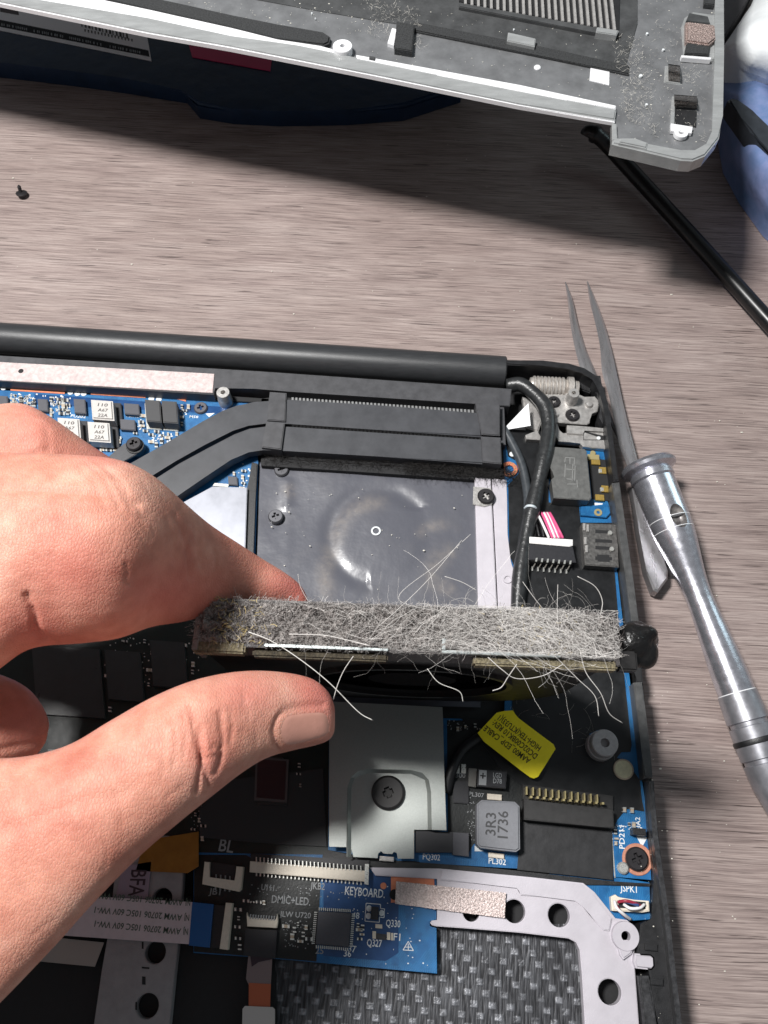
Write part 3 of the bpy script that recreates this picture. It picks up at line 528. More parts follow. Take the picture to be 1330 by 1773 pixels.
IN = prism('inductor', [(834, 1385), (892, 1388), (900, 1396), (901, 1470), (894, 1475), (832, 1468), (826, 1462), (826, 1392)], 1.34, .98, mat('inductor_grey', (118, 119, 124), .48, var=.06, vs=16, bump=.002, bs=60), LAP, .035, 3)
prism('inductor_foot', [(844, 1374), (869, 1376), (869, 1386), (844, 1384)], 1.0, .93, IVORY, IN, .01); prism('inductor_foot', [(846, 1476), (873, 1479), (873, 1487), (846, 1484)], 1.0, .93, IVORY, IN, .01)
prism('print_mark', [(822, 1464), (834, 1472), (838, 1474), (822, 1474)], .94, .931, SILK, LAP, 0)
INK2 = mat('inductor_print', (58, 58, 60), .6)
text('3R3', (858, 1447), (859, 1408), 15, 1.343, INK2, IN, flip=False); text('1736', (879, 1452), (880, 1405), 15, 1.343, INK2, IN)
TC = prism('tantalum_capacitor', [(828, 1332), (878, 1336), (876, 1365), (826, 1361)], 1.2, .95, CHIPD, LAP, .02)
prism('end_cap', [(812, 1330), (826, 1331), (824, 1363), (811, 1361)], 1.1, .95, mat('tin_end', (110, 108, 104), .5, metal=.3), TC, .01); prism('polarity_bar', [(830, 1333), (843, 1334), (842, 1360), (829, 1359)], 1.203, 1.199, SILKD, TC, 0)
text('+', (831, 1350), (841, 1351), 12, 1.206, BLKM, TC); text('LGD', (854, 1346), (869, 1347), 7, 1.203, SILKD, TC); text('D78', (854, 1356), (869, 1357), 7, 1.203, SILKD, TC)
for x, y in [(792, 1331), (803, 1331)]: prism('solder_pad', rect(x, y, 8, 16, .05), .96, .93, SOLD, LAP, .005)
text('2300', (783, 1346), (806, 1347), 7, .937, SILKD, LAP); text('PQ302', (732, 1488), (762, 1490), 8, .937, SILK, LAP); text('PL302', (846, 1495), (876, 1498), 8, .937, SILK, LAP); text('PL307', (812, 1378), (838, 1381), 6, .937, SILKD, LAP)
prism('power_chip', [(720, 1438), (812, 1442), (812, 1478), (780, 1476), (720, 1476)], 1.1, .935, CHIPD, LAP, .015); prism('power_chip', [(785, 1441), (812, 1443), (812, 1483), (784, 1480)], 1.12, .935, CHIP, LAP, .01)
prism('power_chip', [(785, 1352), (812, 1352), (812, 1392), (785, 1390)], 1.0, .935, CHIPD, LAP, .015)
for x, y in [(793, 1262), (806, 1258), (823, 1256), (829, 1262)]: smd(x, y, LAP, .8)
dots('solder_dots', [(808, 1375), (824, 1376), (822, 1460), (812, 1460)], 36, .93, SILKD, LAP, (.6, 1.4)); dots('solder_dots', [(770, 1247), (835, 1250), (835, 1268), (770, 1262)], 40, .93, SILKD, LAP, (.6, 1.5))
tube('black_cable', [(772, 1372, 1.0), (782, 1335, 1.1), (800, 1300, 1.08), (828, 1278, 1.04), (862, 1256, 1.0)], .11, BLK, LAP, 12)
standoff(1048, 1286, 1.42, .95, 20.5, 7, LAP, mat('grey_standoff', (172, 168, 168), .45, metal=.3, var=.12, vs=12, bump=.004, bs=30))
bm = bmesh.new(); c0 = P(1042, 1292, .96)
prism('sheet_hole', [(1016, 1282), (1022, 1270), (1036, 1264), (1048, 1266), (1040, 1270), (1028, 1276), (1022, 1292), (1028, 1304), (1018, 1296)], .957, .95, PCB, LAP, 0)
disc('gold_pad', 1080, 1332, .98, 14, mat('pad_pale', (206, 200, 168), .35, metal=.4, var=.1, vs=20), LAP, .04); ring_obj('pad_rim', 1080, 1332, .985, 15.5, 13, CERAM, LAP, .03)
ring_obj('copper_ring', 1104, 1488, .95, 22, 14, mat('ring_copper', (208, 146, 122), .4, metal=.35, var=.15, vs=15), LAP, .02); screw('screw', 1104, 1487, 1.06, 16.5, SCRD, LAP); disc('solder_ball', 1080, 1503, 1.02, 8.5, SOLD, LAP, .08, .03)
prism('print_mark', [(1102, 1448), (1121, 1450), (1112, 1467)], .936, .93, SILK, LAP, 0)
text('PD211', (1082, 1470), (1081, 1430), 8, .937, SILK, LAP); text('UA2', (1110, 1438), (1108, 1415), 7, .937, SILK, LAP); text('JSPK1', (1074, 1543), (1103, 1546), 9, .905, SILK, LAP); text('K9', (1062, 1330), (1060, 1318), 6, .937, SILKD, LAP)
for x, y in [(1090, 1427), (1098, 1428), (1082, 1402), (1095, 1403), (1098, 1441), (1066, 1440), (1068, 1452), (1067, 1460)]: smd(x, y, LAP, 1.)
prism('edge_strip', [(1058, 1438), (1060, 1438), (1066, 1520), (1064, 1520)], .94, .93, SOLD, LAP, 0)  # thin solder-coloured strip along the film edge
dots('solder_dots', [(1058, 1425), (1112, 1432), (1116, 1445), (1062, 1440)], 26, .932, SILK, LAP, (.6, 1.5))
JS = prism('speaker_socket', [(1058, 1553), (1066, 1549), (1074, 1556), (1124, 1560), (1125, 1578), (1112, 1580), (1060, 1577)], 1.06, .9, IVORY, LAP, .02); prism('socket_well', [(1072, 1558), (1118, 1562), (1118, 1574), (1070, 1572)], 1.065, 1.04, BLKM, JS, 0)
for m_, pts in [(WHW, [(1064, 1560, 1.12), (1068, 1572, 1.2), (1080, 1583, 1.15), (1092, 1592, .95)]), (mat('red_wire', (150, 40, 60), .4), [(1070, 1562, 1.12), (1084, 1560, 1.22), (1100, 1564, 1.2), (1112, 1570, 1.1)]), (MATS['red_wire'], [(1066, 1566, 1.1), (1074, 1578, 1.18), (1084, 1588, 1.05)]), (WHW, [(1080, 1566, 1.12), (1092, 1573, 1.2), (1108, 1572, 1.18), (1116, 1566, 1.1)]), (mat('blue_wire', (60, 80, 130), .4), [(1078, 1560, 1.12), (1094, 1564, 1.2), (1106, 1568, 1.2)])]: tube('wire', pts, .03, m_, JS, 8)
# ---------------------------------------------------------------- steel plate
q = [(571, 1215), (766, 1225), (767, 1243), (769, 1330), (773, 1438), (717, 1436), (717, 1487), (689, 1487), (687, 1477), (682, 1475), (679, 1479), (664, 1478), (660, 1474), (655, 1478), (654, 1486), (612, 1484), (609, 1468), (570, 1466), (570, 1340)]
SP = bpy.data.objects.new('steel_shield', None); S.collection.objects.link(SP); SP.location = Vector(P(670, 1360, .95)); set_parent(SP, LAP)
inner = [(600, 1484), (600, 1365), (606, 1346), (620, 1334), (640, 1330), (712, 1332), (732, 1337), (744, 1350), (748, 1372), (749, 1437)]
# sheet: flat level and pressed-in level joined by a slope
bm = bmesh.new(); zt, zl = 1.24, 1.13
it = [bm.verts.new(P(x, y, zt)) for x, y in inner]
cx, cy = 674, 1440
il = [bm.verts.new(P(x+(7 if x < 640 else -7 if x > 720 else 0), y+(7 if y < 1345 else 0), zl)) for x, y in inner]
for i in range(len(inner)-1): bm.faces.new((it[i], il[i], il[i+1], it[i+1]))
left = [bm.verts.new(P(*p, zt)) for p in [(571, 1215), (570, 1340), (570, 1466), (600, 1467)]]
right = [bm.verts.new(P(*p, zt)) for p in [(773, 1438), (769, 1330), (767, 1243), (766, 1225)]]
bm.faces.new([left[0], left[1], left[2], left[3]]+it[1:5]); bm.faces.new([it[4], it[5]]+[right[3], left[0]])
bm.faces.new(it[5:]+right)
bot = [bm.verts.new(P(*p, zl)) for p in [(717, 1437), (717, 1487), (689, 1487), (687, 1477), (682, 1475), (679, 1479), (664, 1478), (660, 1474), (655, 1478), (654, 1486), (612, 1484), (609, 1470)]]
bm.faces.new(il[::-1]+bot[::-1][0:0]+[il[0]][0:0]) if False else None
bm.faces.new(il+bot)
bmesh.ops.recalc_face_normals(bm, faces=bm.faces); ext = bmesh.ops.solidify(bm, geom=bm.faces[:], thickness=.03)
bm_obj('steel_sheet', bm, STEEL, SP)
screw('screw', 672, 1372, 1.26, 25, mat('screw_black', (40, 38, 38), .45, var=.1), SP, cross=.32, h=.1); prism('locking_tab', [(657, 1482), (682, 1484), (682, 1492), (657, 1490)], 1.08, .95, ZINC, SP, .01)
prism('steel_skirt', [(573, 1226), (764, 1236), (769, 1434), (575, 1462)], 1.08, .93, BLKM, SP, 0)
# ---------------------------------------------------------------- lower board parts
prism('black_lip', [(560, 1470), (655, 1490), (718, 1491), (730, 1496), (860, 1504), (898, 1508), (1062, 1526), (1128, 1530), (1126, 1535), (1020, 1532), (925, 1524), (760, 1510), (650, 1505), (556, 1500)], .96, .91, BLK, LAP, .03)
LC = prism('ribbon_socket', [(433, 1491), (636, 1508), (636, 1527), (432, 1510)], 1.08, .9, IVORY, LAP, .012); prism('socket_latch', [(434, 1478), (640, 1490), (638, 1508), (434, 1492)], 1.02, .9, CHIPD, LC, .01)
t0 = prism('contact_pin', [(443, 1484), (444.6, 1484), (444.6, 1494), (443, 1494)], 1.1, 1.0, SOLD, LC, 0); t1 = prism('contact_pin', [(443, 1510), (445, 1510), (445, 1517), (443, 1517)], .96, .9, SOLD, LC, 0)
for k in range(1, 28):
    clone(t0, (443, 1484), (443+k*6.7, 1484+k*.56), 1.1); clone(t1, (443, 1510), (443+k*6.7, 1510+k*.56), .96)
prism('contact_pin', [(632, 1496), (639, 1496), (638, 1532), (631, 1531)], 1.12, .9, SOLD, LC, 0)
BL = prism('ribbon_socket', [(354, 1492), (363, 1493), (362, 1520), (407, 1526), (409, 1500), (421, 1501), (417, 1540), (413, 1544), (350, 1531)], 1.1, .9, IVORY, LAP, .012); prism('socket_latch', [(364, 1492), (408, 1498), (406, 1526), (362, 1521)], 1.0, .9, CHIPD, BL, .01)
text('BL', (378, 1473), (403, 1477), 17, .942, SILKD, LAP)
for k in range(4): prism('contact_pin', [(373+k*8, 1514+k), (375+k*8, 1514+k), (375+k*8, 1523+k), (373+k*8, 1523+k)], 1.04, .98, SILKD, BL, 0); prism('contact_pin', [(372+k*8, 1535+k), (374+k*8, 1535+k), (374+k*8, 1541+k), (372+k*8, 1541+k)], 1.0, .9, SILKD, BL, 0)
LS = prism('ribbon_socket', [(427, 1580), (430, 1589), (478, 1593), (480, 1582), (481, 1596), (479, 1607), (428, 1604)], 1.06, .9, IVORY, LAP, .008)
for k in range(10): prism('contact_pin', [(433+k*4.6, 1583+k*.35), (435+k*4.6, 1583+k*.35), (434+k*4.6, 1591+k*.35), (432+k*4.6, 1591+k*.35)], 1.08, 1.0, SILKD, LS, 0)
prism('socket_latch', [(425, 1608), (480, 1611), (477, 1660), (421, 1655)], 1.02, .9, CHIPD, LS, .008)
RB = prism('led_ribbon', [(431, 1646), (472, 1648), (469, 1704), (466, 1745), (431, 1743), (431, 1706), (426, 1695)], .99, .97, mat('ribbon_grey', (128, 112, 112), .5), LAP, 0); prism('copper_ribbon', [(431, 1702), (469, 1704), (466, 1800), (430, 1800)], .998, .992, mat('ribbon_copper', (178, 92, 58), .45), RB, 0); prism('ribbon_patch', [(433, 1652), (471, 1650), (471, 1661), (448, 1666), (436, 1674)], .999, .99, mat('ribbon_dark', (50, 34, 44), .5), RB, 0)
prism('ribbon_label', [(424, 1742), (472, 1744), (476, 1748), (476, 1830), (418, 1830), (420, 1747)], 1.03, 1.01, mat('grey_label', (196, 192, 188), .55), RB, 0)
text('DMIC+LED.', (470, 1563), (537, 1568), 10, .905, SILKD, LAP); text('KEYBOARD.', (597, 1549), (666, 1555), 11, .908, SILK, LAP); text('JLW U720', (484, 1587), (538, 1590), 7, .905, SILKD, LAP); text('JKB2', (537, 1539), (562, 1541), 9, .905, SILKD, LAP); text('U111', (452, 1541), (474, 1543), 8, .905, SILKD, LAP); text('JB1', (361, 1548), (381, 1550), 8, .905, SILKD, LAP)
QF = prism('controller_chip', [(551, 1578), (608, 1581), (604, 1640), (546, 1635)], 1.03, .92, CHIP, LAP, .012)
for k in range(16):
    t = (k+.5)/16
    for a, b_, dx, dy in (((551, 1578), (608, 1581), 0, -4), ((608, 1581), (604, 1640), 4, 0), ((546, 1635), (604, 1640), 0, 4), ((551, 1578), (546, 1635), -4, 0)):
        x = a[0]+(b_[0]-a[0])*t+dx; y = a[1]+(b_[1]-a[1])*t+dy; prism('chip_leg', rect(x, y, 5 if dx else 1.7, 5 if dy else 1.7, .05), .95, .9, SOLD, QF, 0)
text('48', (609, 1590), (622, 1591), 8, .906, SILK, LAP); text('37', (603, 1648), (616, 1649), 8, .906, SILK, LAP); text('36', (595, 1656), (608, 1657), 8, .906, SILK, LAP); text('25', (546, 1651), (560, 1652), 8, .906, SILKD, LAP); text('Q330', (668, 1604), (693, 1606), 9, .908, SILK, LAP); text('Q327', (635, 1638), (661, 1640), 9, .908, SILK, LAP); text('F1', (681, 1628), (693, 1629), 9, .908, SILK, LAP)
prism('transistor', [(643, 1570), (656, 1571), (655, 1593), (642, 1592)], 1.0, .9, CHIPD, LAP, .01); prism('fuse', [(652, 1616), (669, 1618), (668, 1628), (651, 1626)], .97, .9, CHIPD, LAP, .008)
for x, y in [(639, 1573), (638, 1586), (661, 1581)]: disc('solder_pad', x, y, .93, 4, SILK, LAP, .02)
for x, y, w_, h_ in [(648, 1619, 6, 13), (673, 1621, 6, 13), (679, 1622, 3, 13), (656, 1604, 12, 7)]: prism('solder_pad', rect(x, y, w_, h_, .08), .96, .9, IVORY, LAP, .005)
for pts in ([(634, 1564), (659, 1566), (659, 1573), (666, 1574), (665, 1589), (657, 1588), (657, 1597), (632, 1595), (634, 1564)], [(707, 1630), (716, 1646), (698, 1645), (707, 1630)], [(707, 1634), (707, 1646)], [(702, 1640), (712, 1640)]):
    for a, b_ in zip(pts, pts[1:]):
        dx, dy = b_[0]-a[0], b_[1]-a[1]; l = math.hypot(dx, dy); nx, ny = -dy/l*.7, dx/l*.7; prism('print_line', [(a[0]+nx, a[1]+ny), (b_[0]+nx, b_[1]+ny), (b_[0]-nx, b_[1]-ny), (a[0]-nx, a[1]-ny)], .9065+.0015*RS.rand(), .9045, SILK, LAP, 0)
for x, y in [(622, 1610), (627, 1618), (623, 1626), (620, 1602), (628, 1606), (516, 1600), (510, 1610), (525, 1618), (506, 1622), (520, 1630), (412, 1575), (413, 1590), (411, 1605), (412, 1625), (415, 1640), (426, 1560), (437, 1562), (448, 1562), (457, 1563), (495, 1604), (530, 1606), (535, 1626)]: smd(x, y, KB, 1.1, z=.9)
dots('solder_dots', [(560, 1515), (700, 1530), (750, 1680), (560, 1655)], 40, .905, SILK, LAP, (.6, 1.3)); dots('solder_dots', [(490, 1590), (545, 1595), (540, 1650), (490, 1640)], 50, .9, SILKD, LAP, (.7, 1.6)); dots('solder_dots', [(430, 1530), (640, 1545), (640, 1560), (430, 1550)], 50, .9, SILKD, LAP, (.6, 1.5)); dots('solder_dots', [(700, 1610), (750, 1615), (750, 1675), (700, 1670)], 5, .905, SILK, LAP, (1, 1.7))
disc('copper_pad', 664, 1534, .915, 4.5, COP, LAP, .01); prism('copper_pad', [(677, 1516), (752, 1521), (753, 1560), (677, 1563)], .92, .9, COP, LAP, .004); disc('pad_hole', 683, 1549, .926, 7, BLKM, LAP, .004)
# left: magnesium strip with holes, tape, flat cable
MGD = mat('frame_grey', (150, 148, 150), .5, metal=.25, var=.1, vs=4, bump=.004, bs=30)
def holed(name, outline, holes, z1, z0, m, parent):
    """Plate with round through-holes (x, y, rx)."""
    bm = bmesh.new(); top = [bm.verts.new(P(x, y, z1)) for x, y in outline]; es = [bm.edges.new((top[i], top[(i+1) % len(top)])) for i in range(len(top))]; loops = [top]
    for x, y, r in holes:
        c = P(x, y, z1); R = r*pxs(z1); hv = [bm.verts.new((c[0]+R*math.cos(2*math.pi*i/24), c[1]+R*math.sin(2*math.pi*i/24), c[2])) for i in range(24)]
        es += [bm.edges.new((hv[i], hv[(i+1) % 24])) for i in range(24)]; loops.append(hv)
    bmesh.ops.triangle_fill(bm, edges=es, use_beauty=True)
    for lp in loops:
        lo = [bm.verts.new(v.co-Vector((0, 0, z1-z0))) for v in lp]; n = len(lp)
        bev_in = None
        for i in range(n): bm.faces.new((lp[i], lp[(i+1) % n], lo[(i+1) % n], lo[i]))
    bmesh.ops.recalc_face_normals(bm, faces=bm.faces)
    for f in bm.faces:
        if abs(f.normal.z) > .9 and f.normal.z < 0: f.normal_flip()
    ee = [e for e in bm.edges if len(e.link_faces) == 2 and abs(e.link_faces[0].normal.z-e.link_faces[1].normal.z) > .5]
    bmesh.ops.bevel(bm, geom=ee, offset=.015, segments=2, affect='EDGES', clamp_overlap=True)
    return bm_obj(name, bm, m, parent)
holed('frame_strip', [(205, 1440), (322, 1450), (318, 1500), (315, 1552), (308, 1640), (302, 1690), (292, 1790), (280, 1900), (150, 1900), (160, 1790), (176, 1680), (190, 1600), (200, 1500)], [(281, 1556, 14), (269, 1649, 14.5), (255, 1742, 15.5)], .98, .76, MGD, LAP)
for x, y, w_, h_ in [(247, 1637, 3, 12), (252, 1676, 13, 3), (249, 1698, 6, 14), (236, 1742, 3, 14)]: prism('frame_slot', rect(x, y, w_, h_), .985, .98, BLKM, LAP, 0)
prism('kapton_tape', [(250, 1455), (344, 1440), (344, 1500), (325, 1512), (235, 1508)], 1.02, 1.0, mat('amber_tape', (146, 98, 34), .3, coat=.5, var=.15), LAP, 0)
prism('hidden_label', [(212, 1500), (262, 1492), (256, 1556), (200, 1556)], 1.02, 1.0, mat('lilac_label', (150, 132, 146), .5), LAP, 0); text('BFA', (228, 1506), (222, 1552), 22, 1.024, mat('label_ink', (60, 40, 50), .6), LAP)
FC = prism('flat_cable', [(120, 1550), (333, 1562), (327, 1635), (110, 1620)], 1.1, 1.085, mat('white_ribbon', (206, 192, 196), .5, var=.05, vs=5), LAP, 0)
AW = mat('ribbon_print', (84, 100, 88), .6)
for k, (y0, y1) in enumerate([(1562, 1557), (1588, 1582), (1612, 1606)]):
    text('AWM 20706 105C 60V VW-1', (318-k*2, y0+8-12), (165, y1-12), 8, 1.105, AW, LAP); text('NJ', (330-k*2, y0-4), (322-k*2, y0-4), 8, 1.105, AW, LAP)
prism('cable_stiffener', [(333, 1562), (370, 1566), (363, 1641), (327, 1637)], 1.11, 1.08, mat('blue_stiffener', (18, 88, 150), .35), FC, 0); prism('cable_end', [(370, 1567), (392, 1568), (384, 1642), (363, 1641)], 1.05, .92, CHIPD, FC, .005)
prism('ribbon_socket', [(391, 1563), (402, 1564), (394, 1645), (380, 1643)], 1.14, .92, IVORY, LAP, .01)
prism('paper_sheet', [(60, 1620), (180, 1632), (164, 1674), (60, 1664)], .95, .93, mat('grey_paper', (160, 152, 146), .6), LAP, 0)
# ---------------------------------------------------------------- magnesium frame, lower right
FR = holed('magnesium_frame', [(640, 1502), (762, 1504), (920, 1519), (1010, 1529), (1030, 1545), (1066, 1590), (1086, 1593), (1100, 1606), (1104, 1622), (1098, 1652), (1100, 1683), (1108, 1790), (1118, 1900), (1020, 1900), (1014, 1790), (1008, 1690), (1004, 1645), (998, 1632), (985, 1625), (900, 1615), (800, 1607), (756, 1604), (748, 1602), (745, 1598), (748, 1594), (757, 1593), (757, 1522), (650, 1516)],
     [(891, 1578, 15.5), (968, 1585, 15.5), (1056, 1718, 16), (816, 1580, 12), (1084, 1621, 6.5)], 1.0, .78, MAG, LAP)
prism('frame_ridge', [(765, 1506), (920, 1521), (1008, 1531), (1026, 1548), (1060, 1590), (1056, 1612), (1046, 1611), (1034, 1600), (1010, 1568), (996, 1558), (902, 1550), (896, 1536), (762, 1524)], 1.05, .99, MAG, FR, .02)
bs = ring_obj('screw_boss', 1084, 1621, 1.12, 19, 6.5, MAG, FR, .15); prism('boss_web', [(1068, 1628), (1101, 1628), (1094, 1652), (1080, 1662), (1074, 1654)], 1.1, .98, MAG, FR, .03)
prism('frame_tab', [(1100, 1651), (1128, 1653), (1134, 1658), (1135, 1674), (1130, 1680), (1102, 1677), (1098, 1665)], 1.16, 1.0, MAG, FR, .04, 3)
CT = [(686, 1526), (760, 1533), (876, 1546), (874, 1590), (755, 1578), (684, 1565)]
bm = bmesh.new(); gx, gy = 90, 22; g = []
for j in range(gy+1):
    r_ = []
    for i in range(gx+1):
        u, v = i/gx, j/gy; x = (686*(1-u)+876*u)*(1-v)+(684*(1-u)+874*u)*v+RS.randn()*.25; y = (1526*(1-u)+1546*u)*(1-v)+(1565*(1-u)+1590*u)*v+RS.randn()*.25
        p = P(x, y, (1.075 if x > 760 else 1.0+.075*max(0, (x-742)/18))+RS.rand()*.012); r_.append(bm.verts.new(p))
    g.append(r_)
for j in range(gy):
    for i in range(gx): bm.faces.new((g[j][i], g[j+1][i], g[j+1][i+1], g[j][i+1]))
bmesh.ops.recalc_face_normals(bm, faces=bm.faces)
bm_obj('crinkled_tape', bm, CRINK, LAP, True)
# loose pale crumbs on the laptop
bm = bmesh.new()
for _ in range(150):
    x, y = [(RS.uniform(450, 820), RS.uniform(830, 1030)), (RS.uniform(880, 1110), RS.uniform(850, 1500)), (RS.uniform(500, 820), RS.uniform(720, 780)), (RS.uniform(1110, 1170), RS.uniform(1200, 1773))][RS.randint(4)]
    z = 1.32 if (y < 810 and x < 880) else .93; r_ = RS.choice([.006, .009, .014, .02], p=[.45, .35, .17, .03]); c = P(x, y, (.9 if (x < 830 and y > 820) else z) if x < 1100 else 1.12); mtx = Matrix.Translation(c) @ Matrix.Diagonal((r_*RS.uniform(.7, 2), r_, r_*.6, 1)); bmesh.ops.create_icosphere(bm, subdivisions=1, radius=1, matrix=mtx)
stuff(bm_obj('crumbs', bm, mat('crumb', (226, 222, 210), .7), LAP))
# ---------------------------------------------------------------- loose bottom cover of the laptop, upside down
CG = mat('cover_grey', (124, 125, 127), .36, metal=.3, var=.2, vs=1.6, bump=.003, bs=30, coat=.2)
CL = mat('cover_rim_pale', (168, 170, 170), .25, metal=.3, var=.14, vs=2.5, bump=.003, bs=25, stretch=(.5, 2, 1), coat=.4)
CW = mat('cover_bright_rib', (236, 236, 238), .35, metal=.1, var=.05)
CDK = mat('cover_dusty_black', (66, 67, 68), .6, var=.28, vs=2.5, bump=.004, bs=50)
FOAM = mat('foam_black', (52, 53, 54), .95, var=.5, vs=30, bump=.03, bs=40)
Z = 5.1
CV = empty('bottom_cover', P(700, 60, 5.1), 'dusty grey laptop bottom cover lying upside down, with vent slots and metal clips', 'laptop cover')
prism('panel', [(-260, -330), (1180, -330), (1253, -300), (1253, 60), (1250, 200), (1240, 250), (1215, 272), (1190, 272), (1064, 244), (1066, 200), (900, 174), (640, 120), (400, 74), (256, 48), (0, -4), (-260, -56)], Z-.12, Z-.17, CG, CV, .05)
prism('front_rim', [(-260, -75), (60, -2), (256, 31), (400, 62), (513, 78), (600, 96), (900, 158), (1068, 188), (1065, 207), (900, 179), (640, 126), (400, 79), (256, 54), (0, 2), (-260, -50)], Z, Z-.13, CL, CV, .035, 3)
prism('front_rim_lip', [(-260, -52), (0, 1), (256, 53), (400, 78), (640, 125), (900, 178), (1066, 206), (1065, 211), (900, 183), (640, 130), (400, 83), (256, 58), (0, 6), (-260, -46)], Z-.04, Z-.15, CW, CV, .02)
prism('bright_rib', [(-260, -90), (180, 0), (400, 47), (513, 68), (575, 84), (588, 94), (513, 78), (400, 62), (256, 31), (60, -2), (-260, -75)], Z-.02, Z-.2, CW, CV, .02)
prism('bright_rib', [(617, 94), (900, 147), (1067, 182), (1066, 189), (900, 158), (617, 102)], Z+.01, Z-.2, CW, CV, .02)
prism('corner_rim', [(1238, -300), (1253, -300), (1254, 90), (1252, 200), (1246, 238), (1222, 268), (1200, 277), (1180, 276), (1060, 248), (1062, 236), (1180, 262), (1205, 262), (1226, 250), (1236, 228), (1238, 90)], Z, Z-.34, CL, CV, .04, 3)
prism('notch_wall', [(1060, 212), (1068, 214), (1070, 244), (1060, 242)], Z-.02, Z-.2, CL, CV, .02)
prism('notch_catch', [(1074, 238), (1100, 238), (1122, 246), (1120, 256), (1072, 246)], Z+.05, Z-.2, CL, CV, .03)
prism('black_liner', [(-260, -330), (1105, -330), (1105, 40), (1085, 110), (1078, 128), (930, 90), (730, 48), (560, 20), (440, -2), (-260, -110)], Z-.1, Z-.18, CDK, CV, .02)
prism('liner_ridge', [(716, 36), (935, 80), (1090, 112), (1090, 128), (935, 96), (716, 52)], Z-.05, Z-.12, FOAM, CV, .03)
prism('side_groove', [(1090, -200), (1106, -200), (1107, 80), (1125, 150), (1126, 178), (1118, 178), (1100, 100)], Z-.13, Z-.17, CDK, CV, .01)
stuff(fuzz('cover_dust', [(1060, 60), (1110, 60), (1140, 240), (1080, 200)], Z-.11, 420, .0022, .1, mat('pale_dust', (200, 196, 188), .8), CV)); stuff(fuzz('cover_dust', [(640, 0), (720, 10), (740, 90), (640, 60)], Z-.12, 260, .002, .12, MATS['pale_dust'], CV))
stuff(fuzz('cover_dust', [(1130, 30), (1240, 60), (1240, 250), (1100, 220)], Z-.11, 260, .002, .08, MATS['pale_dust'], CV))
prism('foam_strip', [(-260, -110), (180, -22), (320, 8), (400, 26), (480, 42), (560, 54), (572, 62), (570, 73), (560, 77), (480, 65), (400, 45), (300, 23), (180, -4), (-260, -92)], Z+.03, Z-.2, FOAM, CV, .04)
ring_obj('screw_collar', 593, 79, Z+.1, 23, 6, CW, CV, .2); disc('collar_hole', 593, 79, Z, 7, BLKM, CV, .05)
prism('foam_pad', [(687, 36), (718, 42), (714, 88), (683, 83)], Z+.06, Z-.18, FOAM, CV, .02); prism('white_pad', [(679, 48), (687, 50), (682, 78), (671, 74)], Z-.02, Z-.17, CW, CV, .01)
prism('paper_patch', [(1024, 104), (1056, 108), (1055, 147), (1021, 139)], Z-.1, Z-.17, CW, CV, .005); prism('clear_block', [(880, 55), (928, 66), (926, 80), (878, 70)], Z+.05, Z-.1, CL, CV, .02)
disc('rivet', 931, 115, Z-.08, 8, CW, CV, .06, .02); disc('rivet', 766, 98, Z-.1, 4, BLKM, CV, .03, .01) if False else None
prism('rib_notch', [(640, 96), (650, 98), (649, 103), (639, 101)], Z+.05, Z-.1, CDK, CV, .01)
# vent grille: each slat a part
prism('vent_opening', [(795, -200), (1078, -200), (1072, 52), (1030, 46), (795, 2)], Z-.06, Z-.1, BLKM, CV, 0)
vs_ = [(805+k*11.2) for k in range(24)]
sl0 = prism('vent_slat', [(805, -160), (809.6, -160), (808.6, 6), (804, 6)], Z+.02, Z-.1, mat('slat_grey', (158, 156, 154), .5, metal=.1, var=.15, vs=9), CV, .01)
for k in range(1, 24): clone(sl0, (805, 0), (805+k*11.2, k*1.95), Z)
prism('vent_frame', [(795, 3), (1030, 47), (1074, 52), (1074, 60), (1030, 56), (795, 11)], Z+.0, Z-.12, CDK, CV, .02)
prism('vent_corner', [(1034, 46), (1072, 52), (1068, 60), (1032, 55)], Z+.08, Z-.1, CL, CV, .02)
bm = bmesh.new()
for _ in range(420):
    x, y = [(RS.uniform(640, 1100), RS.uniform(20, 180)), (RS.uniform(1070, 1240), RS.uniform(0, 250)), (RS.uniform(300, 700), RS.uniform(0, 60))][RS.randint(3)]
    if y > 96+(x-617)*.18 and x < 1062: continue
    r_ = RS.choice([.006, .009, .015], p=[.6, .32, .08]); bmesh.ops.create_icosphere(bm, subdivisions=1, radius=1, matrix=Matrix.Translation(P(x, y, Z-.1 if x < 1068 else Z-.115)) @ Matrix.Diagonal((r_*RS.uniform(.7, 2), r_, r_*.5, 1)))
stuff(bm_obj('cover_crumbs', bm, mat('crumb', (0,)*3), CV))
# clips
def clip(px_, py_, w_, h_, name='metal_clip'):
    bm = bmesh.new(); rows = []
    for k in range(13):
        t = k/12; a = math.pi*(t); y = py_+h_/2-h_*t; z = Z-.12+.24*math.sin(a*.92)
        rows.append([bm.verts.new(P(px_-w_/2+(.06*w_), y-1.5, z)), bm.verts.new(P(px_+w_/2, y+1.5, z))])
    for r0, r1 in zip(rows, rows[1:]): bm.faces.new((r0[0], r0[1], r1[1], r1[0]))
    bmesh.ops.solidify(bm, geom=bm.faces[:], thickness=.025)
    return bm_obj(name, bm, mat('clip_steel', (214, 208, 204), .28, metal=.8, var=.08, vs=10), CV, True)
clip(1167, 127, 22, 30); clip(1186, 176, 42, 22)
prism('clip_frame', [(1152, 113), (1180, 116), (1179, 146), (1150, 142)], Z-.09, Z-.15, CL, CV, .02); prism('clip_well', [(1168, 188), (1207, 192), (1206, 220), (1164, 214)], Z-.1, Z-.15, BLKM, CV, .01)
prism('clip_frame', [(1164, 166), (1170, 166), (1168, 216), (1161, 214)], Z-.04, Z-.15, CL, CV, .015)
